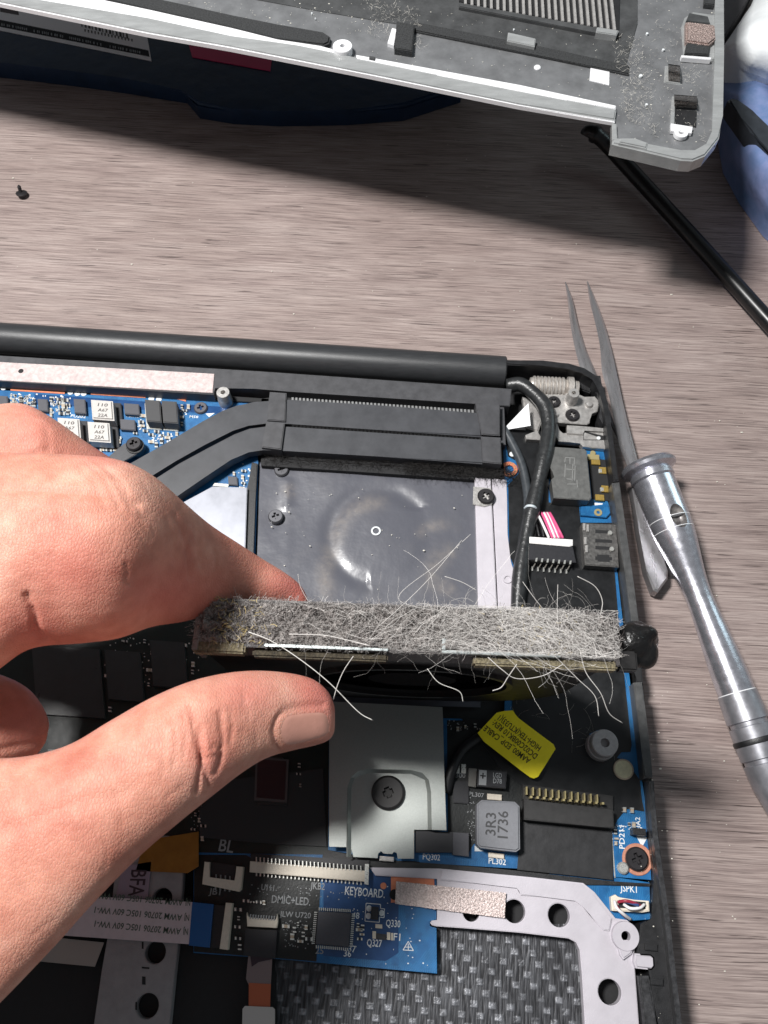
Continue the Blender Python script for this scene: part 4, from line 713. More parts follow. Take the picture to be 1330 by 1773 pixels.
ring_obj('clip_eyelet', 1180, 229, Z+.0, 15, 6, CW, CV, .1); prism('clip_neck', [(1162, 213), (1200, 219), (1198, 230), (1162, 226)], Z-.01, Z-.1, CW, CV, .01)
prism('pad_frame', [(1180, 46), (1186, 30), (1200, 20), (1242, 26), (1240, 100), (1234, 104), (1184, 98)], Z-.08, Z-.15, CL, CV, .02)
prism('foam_pad', [(1194, 22), (1226, 28), (1230, 40), (1188, 36)], Z-.02, Z-.1, CDK, CV, .01)
prism('mesh_pad', [(1188, 36), (1238, 42), (1240, 66), (1228, 76), (1188, 70)], Z+.06, Z-.1, mat('mesh_foil', (212, 190, 182), .4, metal=.5, rgb2=(110, 92, 88), vs=30, bump=.05, bs=30), CV, .04)
prism('foam_pad', [(1190, 72), (1230, 78), (1228, 94), (1186, 92)], Z+.0, Z-.1, FOAM, CV, .02); prism('pad_lip', [(1180, 95), (1232, 99), (1231, 103), (1181, 99)], Z+.02, Z-.1, CW, CV, .01)
prism('foam_pad', [(1222, -20), (1240, -20), (1238, 8), (1220, 6)], Z+.02, Z-.1, FOAM, CV, .02)
for x, y, r_ in [(540, 22, 2), (546, 31, 1.5), (1121, 57, 3), (1149, 85, 3), (890, 50, 2), (1110, 130, 4), (1120, 180, 3)]: disc('bright_fleck', x, y, Z-.06, r_, SILK, CV, .05, .005)
# ---------------------------------------------------------------- things around
def cloth(name, outline, z0, h, m, seed, label, cat, n=34, base=.02):
    """Crumpled bulging bag: a height field over the outline, closed by a flat underside."""
    r_ = np.random.RandomState(seed); o = np.array(outline, float); c = o.mean(0); bm = bmesh.new(); K = len(outline)
    wv = [(r_.uniform(.4, 2.4), r_.uniform(0, 6.28), r_.uniform(0, 6.28), r_.uniform(.02, .12)) for _ in range(14)]
    rings = []; M = 14; per = []
    for i in range(K):
        a, b = o[i], o[(i+1) % K]; q_ = 8
        for k in range(q_): per.append(a+(b-a)*k/q_)
    per = np.array(per)
    for j in range(M+1):
        t = j/M; ring = []
        for p in per:
            xy = p+(c-p)*t; zz = h*math.sin(min(1, t*1.25)*math.pi/2)**.6
            w = P(xy[0], xy[1], z0+zz)
            w[2] += sum(A*(1-abs(math.sin(w[0]*f*math.cos(th)+w[1]*f*math.sin(th)+ph))) for f, th, ph, A in wv)*min(1, t*3)*h*.8
            ring.append(bm.verts.new(w))
        rings.append(ring)
    for r0, r1 in zip(rings, rings[1:]):
        for i in range(len(per)): bm.faces.new((r0[i], r0[(i+1) % len(per)], r1[(i+1) % len(per)], r1[i]))
    lo = [bm.verts.new((v.co.x, v.co.y, base)) for v in rings[0]]
    for i in range(len(per)): bm.faces.new((lo[i], lo[(i+1) % len(per)], rings[0][(i+1) % len(per)], rings[0][i]))
    bmesh.ops.remove_doubles(bm, verts=bm.verts, dist=1e-4); bmesh.ops.recalc_face_normals(bm, faces=bm.faces)
    ob = bm_obj(name, bm, m, None, True); tag(ob, label, cat); return ob
BLUE = mat('blue_plastic_film', (86, 118, 162), .36, var=.25, vs=.9, bump=.06, bs=1.3, rgb2=(132, 142, 184))
cloth('blue_bag', [(1236, 140), (1290, 118), (1400, 130), (1500, 300), (1430, 480), (1332, 388), (1290, 330), (1262, 278)], .5, 1.1, BLUE, 4, 'crumpled blue plastic bag at the right edge beside the rounded corner of the cover', 'bag')
cloth('white_cloth', [(1246, 90), (1300, 10), (1340, -80), (1520, -60), (1480, 120), (1330, 138), (1290, 122)], 1.6, 1.0, mat('white_fabric', (232, 236, 238), .7, var=.05, vs=2, bump=.01, bs=8), 9, 'rumpled white cloth in the top right corner behind the blue bag', 'cloth', base=.3)
prism_ = prism('dark_case', [(1180, -260), (1420, -260), (1300, -10), (1240, 90), (1180, 90)], 1.2, .02, mat('case_grey', (72, 70, 72), .6, var=.15), None, .06); tag(prism_, 'dark grey case partly hidden between the cover and the white cloth', 'case')
sp_ = prism('black_strap', [(1261, 172), (1268, 168), (1280, 171), (1300, 192), (1316, 200), (1345, 232), (1420, 310), (1420, 350), (1345, 280), (1316, 238), (1300, 226), (1284, 204)], 2.05, 1.5, mat('strap_black', (44, 48, 54), .5, var=.3, vs=3), None, .06); tag(sp_, 'flat dark grey strap lying across the blue bag at the right edge', 'strap')
NAVY = mat('navy_packet', (16, 40, 66), .4, var=.2, vs=1.5, bump=.02, bs=2)
pk = prism('blue_packet', [(-300, -160), (820, -80), (800, 150), (700, 182), (600, 190), (480, 192), (400, 188), (340, 178), (318, 152), (220, 136), (120, 122), (0, 108), (-300, 80)], .6, .02, NAVY, None, .12, 3); tag(pk, 'dark blue packet with a white printed label in the shade beneath the cover', 'packet')
bm = bmesh.new(); wl = prism('printed_label', [(-260, -30), (120, -10), (254, 58), (262, 105), (130, 78), (0, 52), (-260, 0)], .62, .6, mat('packet_label', (250, 246, 246), .5), pk, 0)
prism('label_band', [(-200, 4), (0, 34), (130, 60), (257, 87), (259, 98), (130, 72), (0, 46), (-200, 16)], .624, .621, BLKM, wl, 0)
prism('label_picture', [(0, 8), (30, 12), (33, 26), (0, 20)], .624, .621, mat('label_picture', (90, 80, 80), .6), wl, 0)
for (a, b_) in [((2, 40), (50, 49)), ((58, 51), (110, 61)), ((120, 63), (176, 75)), ((190, 78), (246, 89))]:     # rows too small to read: short strokes
    x = a[0]
    while x < b_[0]:
        t = (x-a[0])/(b_[0]-a[0]); y = a[1]+(b_[1]-a[1])*t; w2 = RS.uniform(1.2, 2.4); prism('print_stroke', [(x, y), (x+w2, y+.4), (x+w2, y+4+RS.rand()), (x, y+3.6)], .63, .6245, SILKD, wl, 0); x += w2+RS.choice([1.4, 1.8, 4])
for k in range(14): prism('code_bar', [(140+k*6, 36+k*1.6), (142+k*6+(k % 3), 36.5+k*1.6), (143+k*6+(k % 3), 46+k*1.6), (141+k*6, 45.5+k*1.6)], .624, .621, INK, wl, 0)
for k in range(15):
    x = 146+k*5.8; y = 50+k*1.2; prism('print_stroke', [(x, y), (x+2.4, y+.4), (x+2.2, y+4+RS.rand()*2), (x+.3, y+4)], .627, .621, INK, wl, 0)
pn = prism('pink_sticker', [(326, 74), (471, 98), (468, 122), (333, 98)], .63, .6, mat('pink_paper', (206, 60, 104), .5), pk, 0)
# black rod
rod = tube('black_rod', [(1015, 236, .9), (1020, 229, 1.0), (1036, 236, .95), (1056, 255, .75), (1100, 303, .45), (1200, 412, .34), (1330, 556, .32), (1500, 745, .32)], lambda t: .2+.03*min(1, t*6)+(.03 if .2 < t < .28 else 0), mat('rod_black', (20, 20, 21), .3, var=.3, vs=5), None, 20); tag(rod, 'glossy black bent plastic rod lying diagonally below the corner of the cover', 'rod')
# small screw on the desk
sc = empty('small_screw', P(34, 330, 0), 'tiny black screw standing alone on the desk at the far left', 'screw')
dx = P(31, 320, .36)-P(35, 333, .12); lathe('screw_head', P(38, 337, .08), dx, [(0, .1), (.02, .16), (.06, .17), (.09, .1)], SCRD, sc, 24)
lathe('screw_shaft', P(36, 333, .13), dx, [(0, .06), (.04, .05)]+[(.06+k*.03, .045 if k % 2 else .06) for k in range(5)]+[(.24, .02)], SCRD, sc, 16)
# tweezers
STL = mat('tweezer_steel', (176, 174, 176), .28, metal=.75, var=.12, vs=3, bump=.002, bs=60, stretch=(3, .4, 1))
TW = empty('tweezers', P(1085, 800, 0), 'pair of thin steel tweezers with needle tips lying between the laptop edge and the screwdriver', 'tweezers')
def blade(name, L_, R_, zf):
    """Blade between a left and a right outline with a raised spine; zf gives the height along it."""
    L_ = [tuple(v) for v in catmull([np.array(q_, float) for q_ in L_], 5)]; R_ = [tuple(v) for v in catmull([np.array(q_, float) for q_ in R_], 5)]
    k_ = min(len(L_), len(R_)); L_, R_ = L_[:k_], R_[:k_]; bm = bmesh.new(); n = len(L_); rows = []
    for i, (a, b_) in enumerate(zip(L_, R_)):
        z = zf(i/(n-1)); mdl = ((a[0]+b_[0])/2, (a[1]+b_[1])/2); wv_ = math.hypot(a[0]-b_[0], a[1]-b_[1])*.0145
        rows.append([bm.verts.new(P(*a, z-.05)), bm.verts.new(P(a[0]*.7+b_[0]*.3, a[1]*.7+b_[1]*.3, z+.02)), bm.verts.new(P(a[0]*.2+b_[0]*.8, a[1]*.2+b_[1]*.8, z+.02)), bm.verts.new(P(*b_, z-.06)), bm.verts.new(P(*b_, z-.14)), bm.verts.new(P(*a, z-.14))])
    for r0, r1 in zip(rows, rows[1:]):
        for i in range(6): bm.faces.new((r0[i], r0[(i+1) % 6], r1[(i+1) % 6], r1[i]))
    bm.faces.new(rows[0][::-1]); bm.faces.new(rows[-1]); bmesh.ops.recalc_face_normals(bm, faces=bm.faces)
    o = bm_obj(name, bm, STL, TW, True); o.data.set_sharp_from_angle(angle=math.radians(12)); return o
blade('tweezer_arm', [(1016, 487), (1021, 520), (1031, 560), (1039, 600), (1043, 645), (1053, 680), (1062, 720), (1072, 770), (1088, 812), (1096, 848)],
      [(1018, 487), (1032, 520), (1048, 565), (1059, 605), (1068, 645), (1077, 688), (1087, 730), (1098, 772), (1107, 808), (1116, 848)], lambda t: .18+.28*min(1, t*1.4))
blade('tweezer_arm', [(978, 488), (983, 520), (987, 555), (993, 590), (1000, 620), (1010, 650), (1040, 700), (1062, 745), (1082, 790), (1092, 818), (1100, 850)],
      [(980, 488), (992, 520), (1001, 560), (1013, 600), (1021, 620), (1034, 650), (1058, 710), (1072, 750), (1090, 795), (1099, 818), (1106, 850)], lambda t: .18+.1*min(1, t*1.4))
prism('tweezer_heel', [(1095, 842), (1117, 842), (1132, 905), (1146, 955), (1158, 988), (1157, 1002), (1140, 1025), (1132, 1021), (1119, 985), (1106, 915)], .46, .12, STL, TW, .045, 1)
prism('tweezer_heel', [(1122, 858), (1128, 858), (1172, 985), (1167, 994), (1160, 986)], .3, .05, STL, TW, .02, 1)
# screwdriver
AL = mat('anodised_steel', (200, 200, 208), .25, metal=.85, var=.12, vs=6, bump=.0015, bs=14)
SD = empty('screwdriver', P(1190, 1000, 0), 'precision screwdriver with a silver handle and round swivel cap lying on the tweezers', 'screwdriver')
s0 = P(1122, 808, 1.0); s1 = P(1276, 1200, .62); sd = s1-s0; SL = float(np.linalg.norm(sd)); sdn = Vector(sd).normalized()
lathe('swivel_cap', s0, sd, [(-.1, .05), (-.1, .5), (-.06, .63), (.02, .68), (.1, .66), (.14, .56), (.2, .48), (.22, .52), (.36, .53), (.4, .49)], AL, SD, 64)
pr = []
for k in range(30):
    t = k/29; s_ = .41+(SL-.41)*t; f = t; r_ = .50-(.2*math.sin(min(1, max(0, (f-.22)/.36))*math.pi/2)**1.6 if f > .22 else 0)
    if f > .58: r_ = .30+.105*math.sin((f-.58)/.42*math.pi/2)**1.5
    pr.append((s_, r_))
barrel = lathe('barrel', s0, sd, pr, AL, SD, 64)
g = SL
def rb_(s):
    return float(np.interp(s, [q_[0] for q_ in pr], [q_[1] for q_ in pr]))
for s_ in (g*.26, g*.31): lathe('seam_ring', s0, sd, [(s_-.012, rb_(s_)-.01), (s_-.008, rb_(s_)+.004), (s_+.006, rb_(s_)+.004), (s_+.01, rb_(s_)-.01)], CW, SD, 64)
lathe('seam_ring', s0, sd, [(g-.01, .38), (g-.008, .412), (g+.012, .414), (g+.016, .38)], CW, SD, 64)
AL2 = mat('grip_steel', (168, 168, 174), .33, metal=.75, var=.1, vs=5)
lathe('grip', s0, sd, [(g, .40), (g+.02, .43), (g+.62, .455), (g+.64, .40), (g+.72, .40), (g+.74, .455), (g+1.0, .455), (g+1.0, .41), (g+1.12, .41), (g+1.12, .455), (g+1.42, .455), (g+1.44, .40), (g+1.52, .40), (g+1.54, .45), (g+2.0, .42), (g+2.5, .33), (g+2.9, .28), (g+4, .26)], AL2, SD, 64)
lathe('rubber_ring', s0, sd, [(g+.99, .42), (g+1.01, .475), (g+1.06, .485), (g+1.11, .475), (g+1.13, .42)], BLK, SD, 64)
# oval finger hole in the barrel, laid into its surface
hc = Vector(P(1175, 893, 1.36)); t_ = (hc-Vector(s0)).dot(sdn); ax = Vector(s0)+sdn*t_; nrm = (hc-ax).normalized(); side = sdn.cross(nrm)
HM = mat('hole_metal', (84, 80, 82), .4, metal=.5, rgb2=(150, 146, 142), vs=6)
bm = bmesh.new(); rotm = Matrix((side, sdn, nrm)).transposed().to_4x4()
bmesh.ops.create_uvsphere(bm, u_segments=32, v_segments=20, radius=1, matrix=Matrix.Translation(ax+nrm*.52) @ rotm @ Matrix.Diagonal((.2, .3, .2, 1)))
cut = bm_obj('cutter', bm, HM); barrel.data.materials.append(HM); bpy.context.view_layer.update()
md = barrel.modifiers.new('b', 'BOOLEAN'); md.object = cut; md.operation = 'DIFFERENCE'; md.solver = 'EXACT'; md.material_mode = 'TRANSFER'
bpy.context.view_layer.update(); me2 = bpy.data.meshes.new_from_object(barrel.evaluated_get(bpy.context.evaluated_depsgraph_get())); barrel.modifiers.clear(); barrel.data = me2; bpy.data.objects.remove(cut)
# desk litter
bm = bmesh.new()
for _ in range(110):
    x, y = [(RS.uniform(0, 1000), RS.uniform(230, 580)), (RS.uniform(1120, 1330), RS.uniform(500, 1773))][RS.rand() < .45]
    r_ = RS.choice([.008, .012, .02], p=[.6, .3, .1]); c = P(x, y, r_); bmesh.ops.create_icosphere(bm, subdivisions=1, radius=1, matrix=Matrix.Translation(c) @ Matrix.Diagonal((r_*RS.uniform(.8, 2.2), r_, r_, 1)))
o = stuff(bm_obj('desk_crumbs', bm, MATS['crumb'])); o['label'] = 'tiny pale crumbs and dust scattered over the wooden desk'; o['category'] = 'dust'
# ---------------------------------------------------------------- cooling fan held on edge, outlet towards the camera
ZF = 7.0
A0, B0, C0, D0 = P(346, 1036, ZF), P(1068, 1063, ZF), P(1076, 1152, ZF), P(331, 1124, ZF)
fx = (B0-A0); fx[2] = 0; FW = float(np.linalg.norm(fx)); fx /= FW; fy = np.array([fx[1], -fx[0], 0])         # fy: towards the viewer
FT = .82; org = (A0+D0)/2-fy*FT/2                  # far left top edge
fdn = np.array([0, .10, -1.0]); fdn /= np.linalg.norm(fdn)
def FL(u, t, s): return Vector(org+fx*u+fy*t+fdn*s)
FAN = empty('cooling_fan', FL(FW/2, FT/2, 6), 'black laptop cooling fan held up on edge, its outlet choked with grey lint and hair', 'fan')
FB = mat('fan_black', (24, 22, 22), .45, var=.25, vs=5)
def frame_box(name, u0, u1, t0, t1, s0_, s1_, m, parent, bev=.012):
    bm = bmesh.new(); vs = [bm.verts.new(FL(u, t, s)) for s in (s0_, s1_) for t in (t0, t1) for u in (u0, u1)]
    for f in ((0, 1, 3, 2), (4, 6, 7, 5), (0, 4, 5, 1), (2, 3, 7, 6), (0, 2, 6, 4), (1, 5, 7, 3)): bm.faces.new([vs[i] for i in f])
    bmesh.ops.recalc_face_normals(bm, faces=bm.faces)
    if bev: bmesh.ops.bevel(bm, geom=bm.edges[:], offset=bev, segments=2, affect='EDGES')
    return bm_obj(name, bm, m, parent)
# housing: front and rear plates of rounded outline, front one with the intake opening
HH = 5.9; cu, cs, cr = FW*.53, 3.05, 1.72
def outline_hit(a):
    du, ds = math.cos(a), math.sin(a); best = 9e9
    for t in np.linspace(.5, 6, 500):
        u, s = cu+du*t, cs+ds*t; k = 2.2
        out = u < .05 or u > FW-.05 or s < .05 or s > HH
        if s > HH-k and not out:
            if u < k+.05 and math.hypot(u-k-.05, s-(HH-k)) > k: out = True
            if u > FW-k-.05 and math.hypot(u-(FW-k-.05), s-(HH-k)) > k: out = True
        if out: return t
    return 6
def plate(name, t, hole, m):
    bm = bmesh.new(); K = 96; i_, o_ = [], []
    for k in range(K):
        a = 2*math.pi*k/K; R = outline_hit(a)
        i_.append(bm.verts.new(FL(cu+hole*math.cos(a), t, cs+hole*math.sin(a)))); o_.append(bm.verts.new(FL(cu+R*math.cos(a), t, cs+R*math.sin(a))))
    for k in range(K): bm.faces.new((i_[k], i_[(k+1) % K], o_[(k+1) % K], o_[k]))
    if hole < .1: pass
    bmesh.ops.recalc_face_normals(bm, faces=bm.faces); bmesh.ops.solidify(bm, geom=bm.faces[:], thickness=.06)
    return bm_obj(name, bm, m, FAN)
plate('front_plate', FT-.1, cr, FB); plate('rear_plate', .06, .4, FB)
bm = bmesh.new(); K = 96; r0 = []; r1 = []
for k in range(K):
    a = 2*math.pi*k/K; R = outline_hit(a)
    r0.append(bm.verts.new(FL(cu+R*math.cos(a), .06, cs+R*math.sin(a)))); r1.append(bm.verts.new(FL(cu+R*math.cos(a), FT-.1, cs+R*math.sin(a))))
for k in range(K):
    a = 2*math.pi*k/K
    if math.sin(a) < -.45 and cs+outline_hit(a)*math.sin(a) < .2: continue
    bm.faces.new((r0[k], r0[(k+1) % K], r1[(k+1) % K], r1[k]))
bm_obj('side_band', bm, FB, FAN)
def ringF(name, t0, t1, ra, rb, m):
    bm = bmesh.new(); rs = []
    for r_, t in ((ra, t0), (ra, t1), (rb, t1), (rb, t0)): rs.append([bm.verts.new(FL(cu+r_*math.cos(2*math.pi*k/64), t, cs+r_*math.sin(2*math.pi*k/64))) for k in range(64)])
    for a, b_ in zip(rs, rs[1:]+rs[:1]):
        for k in range(64): bm.faces.new((a[k], a[(k+1) % 64], b_[(k+1) % 64], b_[k]))
    bmesh.ops.recalc_face_normals(bm, faces=bm.faces); return bm_obj(name, bm, m, FAN)
ringF('intake_lip', FT-.1, FT-.02, cr, cr+.1, mat('lip_black', (34, 32, 32), .35)); ringF('hub', .1, FT-.12, .02, .8, mat('hub_black', (14, 14, 16), .85, spec=.1))
bl = None
for k in range(38):
    a = 2*math.pi*k/38; bm = bmesh.new(); pt = []
    for j in range(4):
        r_ = .8+.27*j; b_ = a+.09*j; pt.append((cu+r_*math.cos(b_), cs+r_*math.sin(b_)))
    v0 = [bm.verts.new(FL(u, .15, s)) for u, s in pt]; v1 = [bm.verts.new(FL(u, FT-.2, s)) for u, s in pt]
    for j in range(3): bm.faces.new((v0[j], v0[j+1], v1[j+1], v1[j]))
    bmesh.ops.solidify(bm, geom=bm.faces[:], thickness=.025); bm_obj('fan_blade', bm, FB, FAN)
# duct walls
DM = mat('duct_metal', (150, 148, 146), .35, metal=.6, var=.3, vs=8)
frame_box('duct_wall', 0, FW, 0, .05, -.03, .6, mat('duct_grey', (74, 70, 70), .5, var=.3, vs=9), FAN); frame_box('duct_wall', .0, .09, 0, FT, -.04, .7, DM, FAN); frame_box('duct_wall', FW-.06, FW, 0, FT, -.02, .7, MATS['duct_grey'], FAN)
frame_box('duct_wall', FW*.02, FW*.985, FT-.13, FT-.08, .0, .8, MATS['duct_grey'], FAN)
frame_box('duct_edge', FW*.585, FW*.86, FT-.13, FT-.085, -.1, .05, mat('bright_edge', (206, 214, 214), .3, metal=.6), FAN, .008); frame_box('duct_edge', FW*.585, FW*.593, FT-.3, FT-.13, -.13, .05, MATS['bright_edge'], FAN, .008)
frame_box('duct_edge', FW*.17, FW*.46, FT-.13, FT-.09, -.05, .05, MATS['bright_edge'], FAN, .008)
FO = mat('dusty_foam', (150, 140, 112), .9, rgb2=(92, 84, 70), vs=18, bump=.03, bs=25)
frame_box('foam_gasket', 0, FW*.125, FT-.16, FT+.03, -.02, .25, FO, FAN, .03); frame_box('foam_gasket', FW*.66, FW*.995, FT-.08, FT+.06, .02, .3, FO, FAN, .03); frame_box('foam_gasket', FW*.14, FW*.46, FT-.07, FT+.05, .08, .3, mat('dusty_foam_dark', (84, 76, 60), .9, rgb2=(44, 40, 34), vs=18, bump=.03, bs=25), FAN, .03)
# lint: a rough felt with fibres all over it
bm = bmesh.new(); NU, NT_ = 420, 50; gl = []
h1 = RS.rand(60, 9); h2 = RS.rand(240, 30)
def lat(a, u, v):
    n, m_ = a.shape; x = u*(n-1); y = v*(m_-1); i, j = min(int(x), n-2), min(int(y), m_-2); fx_, fy_ = x-i, y-j
    fx_ = fx_*fx_*(3-2*fx_); fy_ = fy_*fy_*(3-2*fy_)
    return (a[i, j]*(1-fx_)+a[i+1, j]*fx_)*(1-fy_)+(a[i, j+1]*(1-fx_)+a[i+1, j+1]*fx_)*fy_
for i in range(NU+1):
    r_ = []
    for j in range(NT_+1):
        u, v = i/NU, j/NT_; edge = min(1, min(v, 1-v)*9)*min(1, min(u, 1-u)*60)
        h = (.17*lat(h1, u, v)+.10*lat(h2, u, v)+.03*RS.rand()-.05)*edge
        r_.append(bm.verts.new(FL(.05+u*(FW-.1), .02+v*(FT-.14+(.09*lat(h2, u, 1-v)-.03)*(v > .7)*(v-.7)*3.3), .03-h)))
    gl.append(r_)
for i in range(NU):
    for j in range(NT_): bm.faces.new((gl[i][j], gl[i+1][j], gl[i+1][j+1], gl[i][j+1]))
bmesh.ops.recalc_face_normals(bm, faces=bm.faces)
LT = mat('lint_felt', (100, 95, 93), .95, rgb2=(184, 178, 174), vs=7, bump=.05, bs=30)
stuff(bm_obj('lint_felt', bm, LT, FAN))
def strands(name, n, gen, m, seg=8, keep=0.):
    bm = bmesh.new()
    for _ in range(n):
        u, t, s, du, dt, ds, L_, rad, curl = gen(); d_ = np.array([du, dt, ds]); d_ = d_/np.linalg.norm(d_); p = np.array([u, t, s], float); cv = RS.randn(3)*curl; pts = [FL(*p)]; keep_ = RS.rand() < keep
        for k in range(seg):
            d_ = d_+cv/seg*1.5+RS.randn(3)*curl*.12; d_ /= np.linalg.norm(d_); p = p+d_*L_/seg; p[2] = min(max(p[2], -.24), .0) if (0 < p[0] < FW and 0 < p[1] < FT-.1) else p[2]
            if keep_:       # hairs matted down: they turn back at the rim
                if not .02 < p[1] < FT-.08: p[1] = min(max(p[1], .02), FT-.08); d_[1] *= -.5
                if not .02 < p[0] < FW-.04: p[0] = min(max(p[0], .02), FW-.04); d_[0] *= -.5
            pts.append(FL(*p))
        add_tube(bm, pts, rad, 3, False)
    return stuff(bm_obj(name, bm, m, FAN))
def g_short():
    u = RS.rand()*FW; return (u, RS.rand()*(FT-.16)+.02, -.02-RS.rand()*.12, RS.randn()*1.3, RS.randn()*.8, RS.randn()*.12, RS.uniform(.03, .17), RS.uniform(.0014, .003), 1.6)
strands('lint_fibres', 5200, g_short, mat('fibre_grey', (158, 152, 149), .8), 5)
strands('lint_fibres', 2600, g_short, mat('fibre_dark', (84, 78, 76), .8), 5)
strands('lint_fibres', 1000, g_short, mat('fibre_pale', (200, 196, 192), .7), 5)
strands('lint_fibres', 150, lambda: (FW*RS.choice([RS.normal(.13, .02), RS.normal(.8, .05), RS.normal(.07, .02)]), RS.rand()*(FT-.1), -.1-RS.rand()*.05, RS.randn(), RS.randn(), RS.randn()*.3, RS.uniform(.05, .14), .005, .9), mat('fibre_straw', (184, 166, 118), .7), 5)
def g_long():        # long hairs, mostly over the right half, sweeping along the outlet
    u = FW*RS.beta(2.6, 1.5); return (u, RS.uniform(.1, FT-.1), -.1-RS.rand()*.15, RS.choice([-1, 1])*1.0, RS.randn()*.35, RS.randn()*.04, RS.uniform(.25, 1.1), RS.uniform(.0009, .0022), 1.3)
strands('long_hairs', 420, g_long, mat('hair_pale', (204, 200, 196), .5), 12, .95)
def g_swirl():     # whitish tangle over the right third
    u = FW*(.5+.46*RS.beta(2.2, 1.5)); t = RS.uniform(.05, FT-.1); a = .9*math.sin(u*1.3+t*2)+RS.randn()*.3; sg = RS.choice([-1, 1])
    return (u, t, -.12-RS.rand()*.14, sg*math.cos(a), sg*math.sin(a)*.7, RS.randn()*.03, RS.uniform(.4, 1.5), RS.uniform(.0008, .002), .8)
strands('long_hairs', 520, g_swirl, mat('hair_white', (214, 210, 206), .5), 14, .9)
def g_out():         # hairs standing off the far edge and the near edge
    u = FW*RS.beta(3.4, 1.5); up = RS.rand() < .62
    return (u, 0.02 if up else FT-.05, -.05, RS.randn()*.8, -1 if up else .9, -.1+RS.randn()*.3, RS.uniform(.15, .65), RS.uniform(.0009, .002), 1.5)
strands('stray_hairs', 90, g_out, mat('hair_stray', (168, 164, 160), .6), 12)
strands('stray_hairs', 200, lambda: (FW*RS.uniform(0, .6), .02 if RS.rand() < .7 else FT-.05, -.04, RS.randn()*.9, -1 if RS.rand() < .7 else .9, -.1, RS.uniform(.04, .16), .0016, 1.3), MATS['hair_stray'], 8)
def strand_px(name, pts, r_, m):
    o = tube(name, pts, r_, m, FAN, 5, 8); return o
HP = MATS['hair_pale']; HB = mat('hair_bright', (228, 226, 220), .4)
strand_px('stray_hair', [(430, 1094, 7.25), (470, 1110, 7.2), (520, 1142, 7.1), (570, 1182, 6.9), (620, 1232, 6.6), (645, 1247, 6.5)], .007, HB); strand_px('stray_hair', [(612, 1136, 7.2), (596, 1160, 7.1), (585, 1185, 7), (577, 1212, 6.9)], .006, HP)
strand_px('stray_hair', [(760, 1060, 7.2), (725, 1110, 7.3), (690, 1035, 7.4)][::2]+[(760, 975, 7.4), (815, 925, 7.5)], .004, HP); strand_px('stray_hair', [(655, 1085, 7.2), (700, 1045, 7.3), (745, 1000, 7.4), (800, 935, 7.5)], .004, HP)
strand_px('stray_hair', [(1040, 1065, 7.2), (1043, 1040, 7.3), (1030, 1015, 7.4), (1000, 998, 7.5)], .006, HP); strand_px('stray_hair', [(905, 1007, 7.3), (925, 1035, 7.3), (945, 1060, 7.2)], .004, HP)
strand_px('stray_hair', [(845, 1138, 7.2), (870, 1160, 7.2), (895, 1175, 7.1), (940, 1170, 7.1), (975, 1150, 7.2)], .006, HP); strand_px('stray_hair', [(740, 1158, 7.1), (760, 1182, 7.0), (795, 1197, 6.9), (802, 1215, 6.8)], .005, HB)
strand_px('stray_hair', [(1005, 1130, 7.2), (1015, 1165, 7.1), (1040, 1200, 7), (1055, 1235, 6.8), (1078, 1252, 6.6)], .006, HP); strand_px('stray_hair', [(960, 1135, 7.2), (1000, 1175, 7.1), (1030, 1205, 7), (1037, 1240, 6.9)], .005, HP)
strand_px('stray_hair', [(895, 1150, 7.1), (880, 1172, 7), (868, 1190, 6.9), (853, 1196, 6.9)], .007, HP); strand_px('stray_hair', [(770, 998, 7.4), (800, 1008, 7.35), (825, 1022, 7.3)], .005, HP); strand_px('stray_hair', [(966, 1012, 7.4), (965, 1060, 7.3), (968, 1095, 7.25)], .004, HP)
strand_px('stray_hair', [(516, 994, 7.5), (520, 1015, 7.4), (534, 1042, 7.3)], .004, HP); strand_px('stray_hair', [(640, 1118, 7.25), (600, 1108, 7.2), (560, 1100, 7.2), (500, 1098, 7.25)], .008, HP)
# glossy black rubber mount on the right end
bm = bmesh.new(); c1 = P(1106, 1116, 6.7)
for (x, y, z, r_, sx, sy) in [(1096, 1110, 6.7, .24, 1.2, 1.2), (1116, 1098, 6.75, .19, 1.1, .7), (1124, 1100, 6.7, .13, 1, 1), (1092, 1135, 6.6, .2, 1, 1.1), (1116, 1128, 6.6, .2, 1.05, 1.4), (1100, 1090, 6.6, .17, 1.2, .8), (1112, 1108, 6.5, .25, 1, 1)]:
    bmesh.ops.create_icosphere(bm, subdivisions=3, radius=r_, matrix=Matrix.Translation(P(x, y, z)) @ Matrix.Diagonal((sx, sy, 1, 1)))
o = bm_obj('rubber_mount', bm, mat('rubber_gloss', (20, 19, 19), .3, var=.3, vs=6, bump=.05, bs=5), FAN, True)
def remesh(o, vox, it=6):
    md = o.modifiers.new('r', 'REMESH'); md.mode = 'VOXEL'; md.voxel_size = vox; md.use_smooth_shade = True
    if it: s_ = o.modifiers.new('s', 'SMOOTH'); s_.factor = .5; s_.iterations = it
    me = bpy.data.meshes.new_from_object(o.evaluated_get(bpy.context.evaluated_depsgraph_get())); o.modifiers.clear(); old = o.data; o.data = me; me.name = o.name
    me.polygons.foreach_set('use_smooth', [True]*len(me.polygons)); bpy.data.meshes.remove(old)
bpy.context.view_layer.update(); remesh(o, .03, 5)
frame_box('mount_tab', FW-.02, FW+.28, FT-.25, FT+.05, .05, .3, FB, FAN, .03)
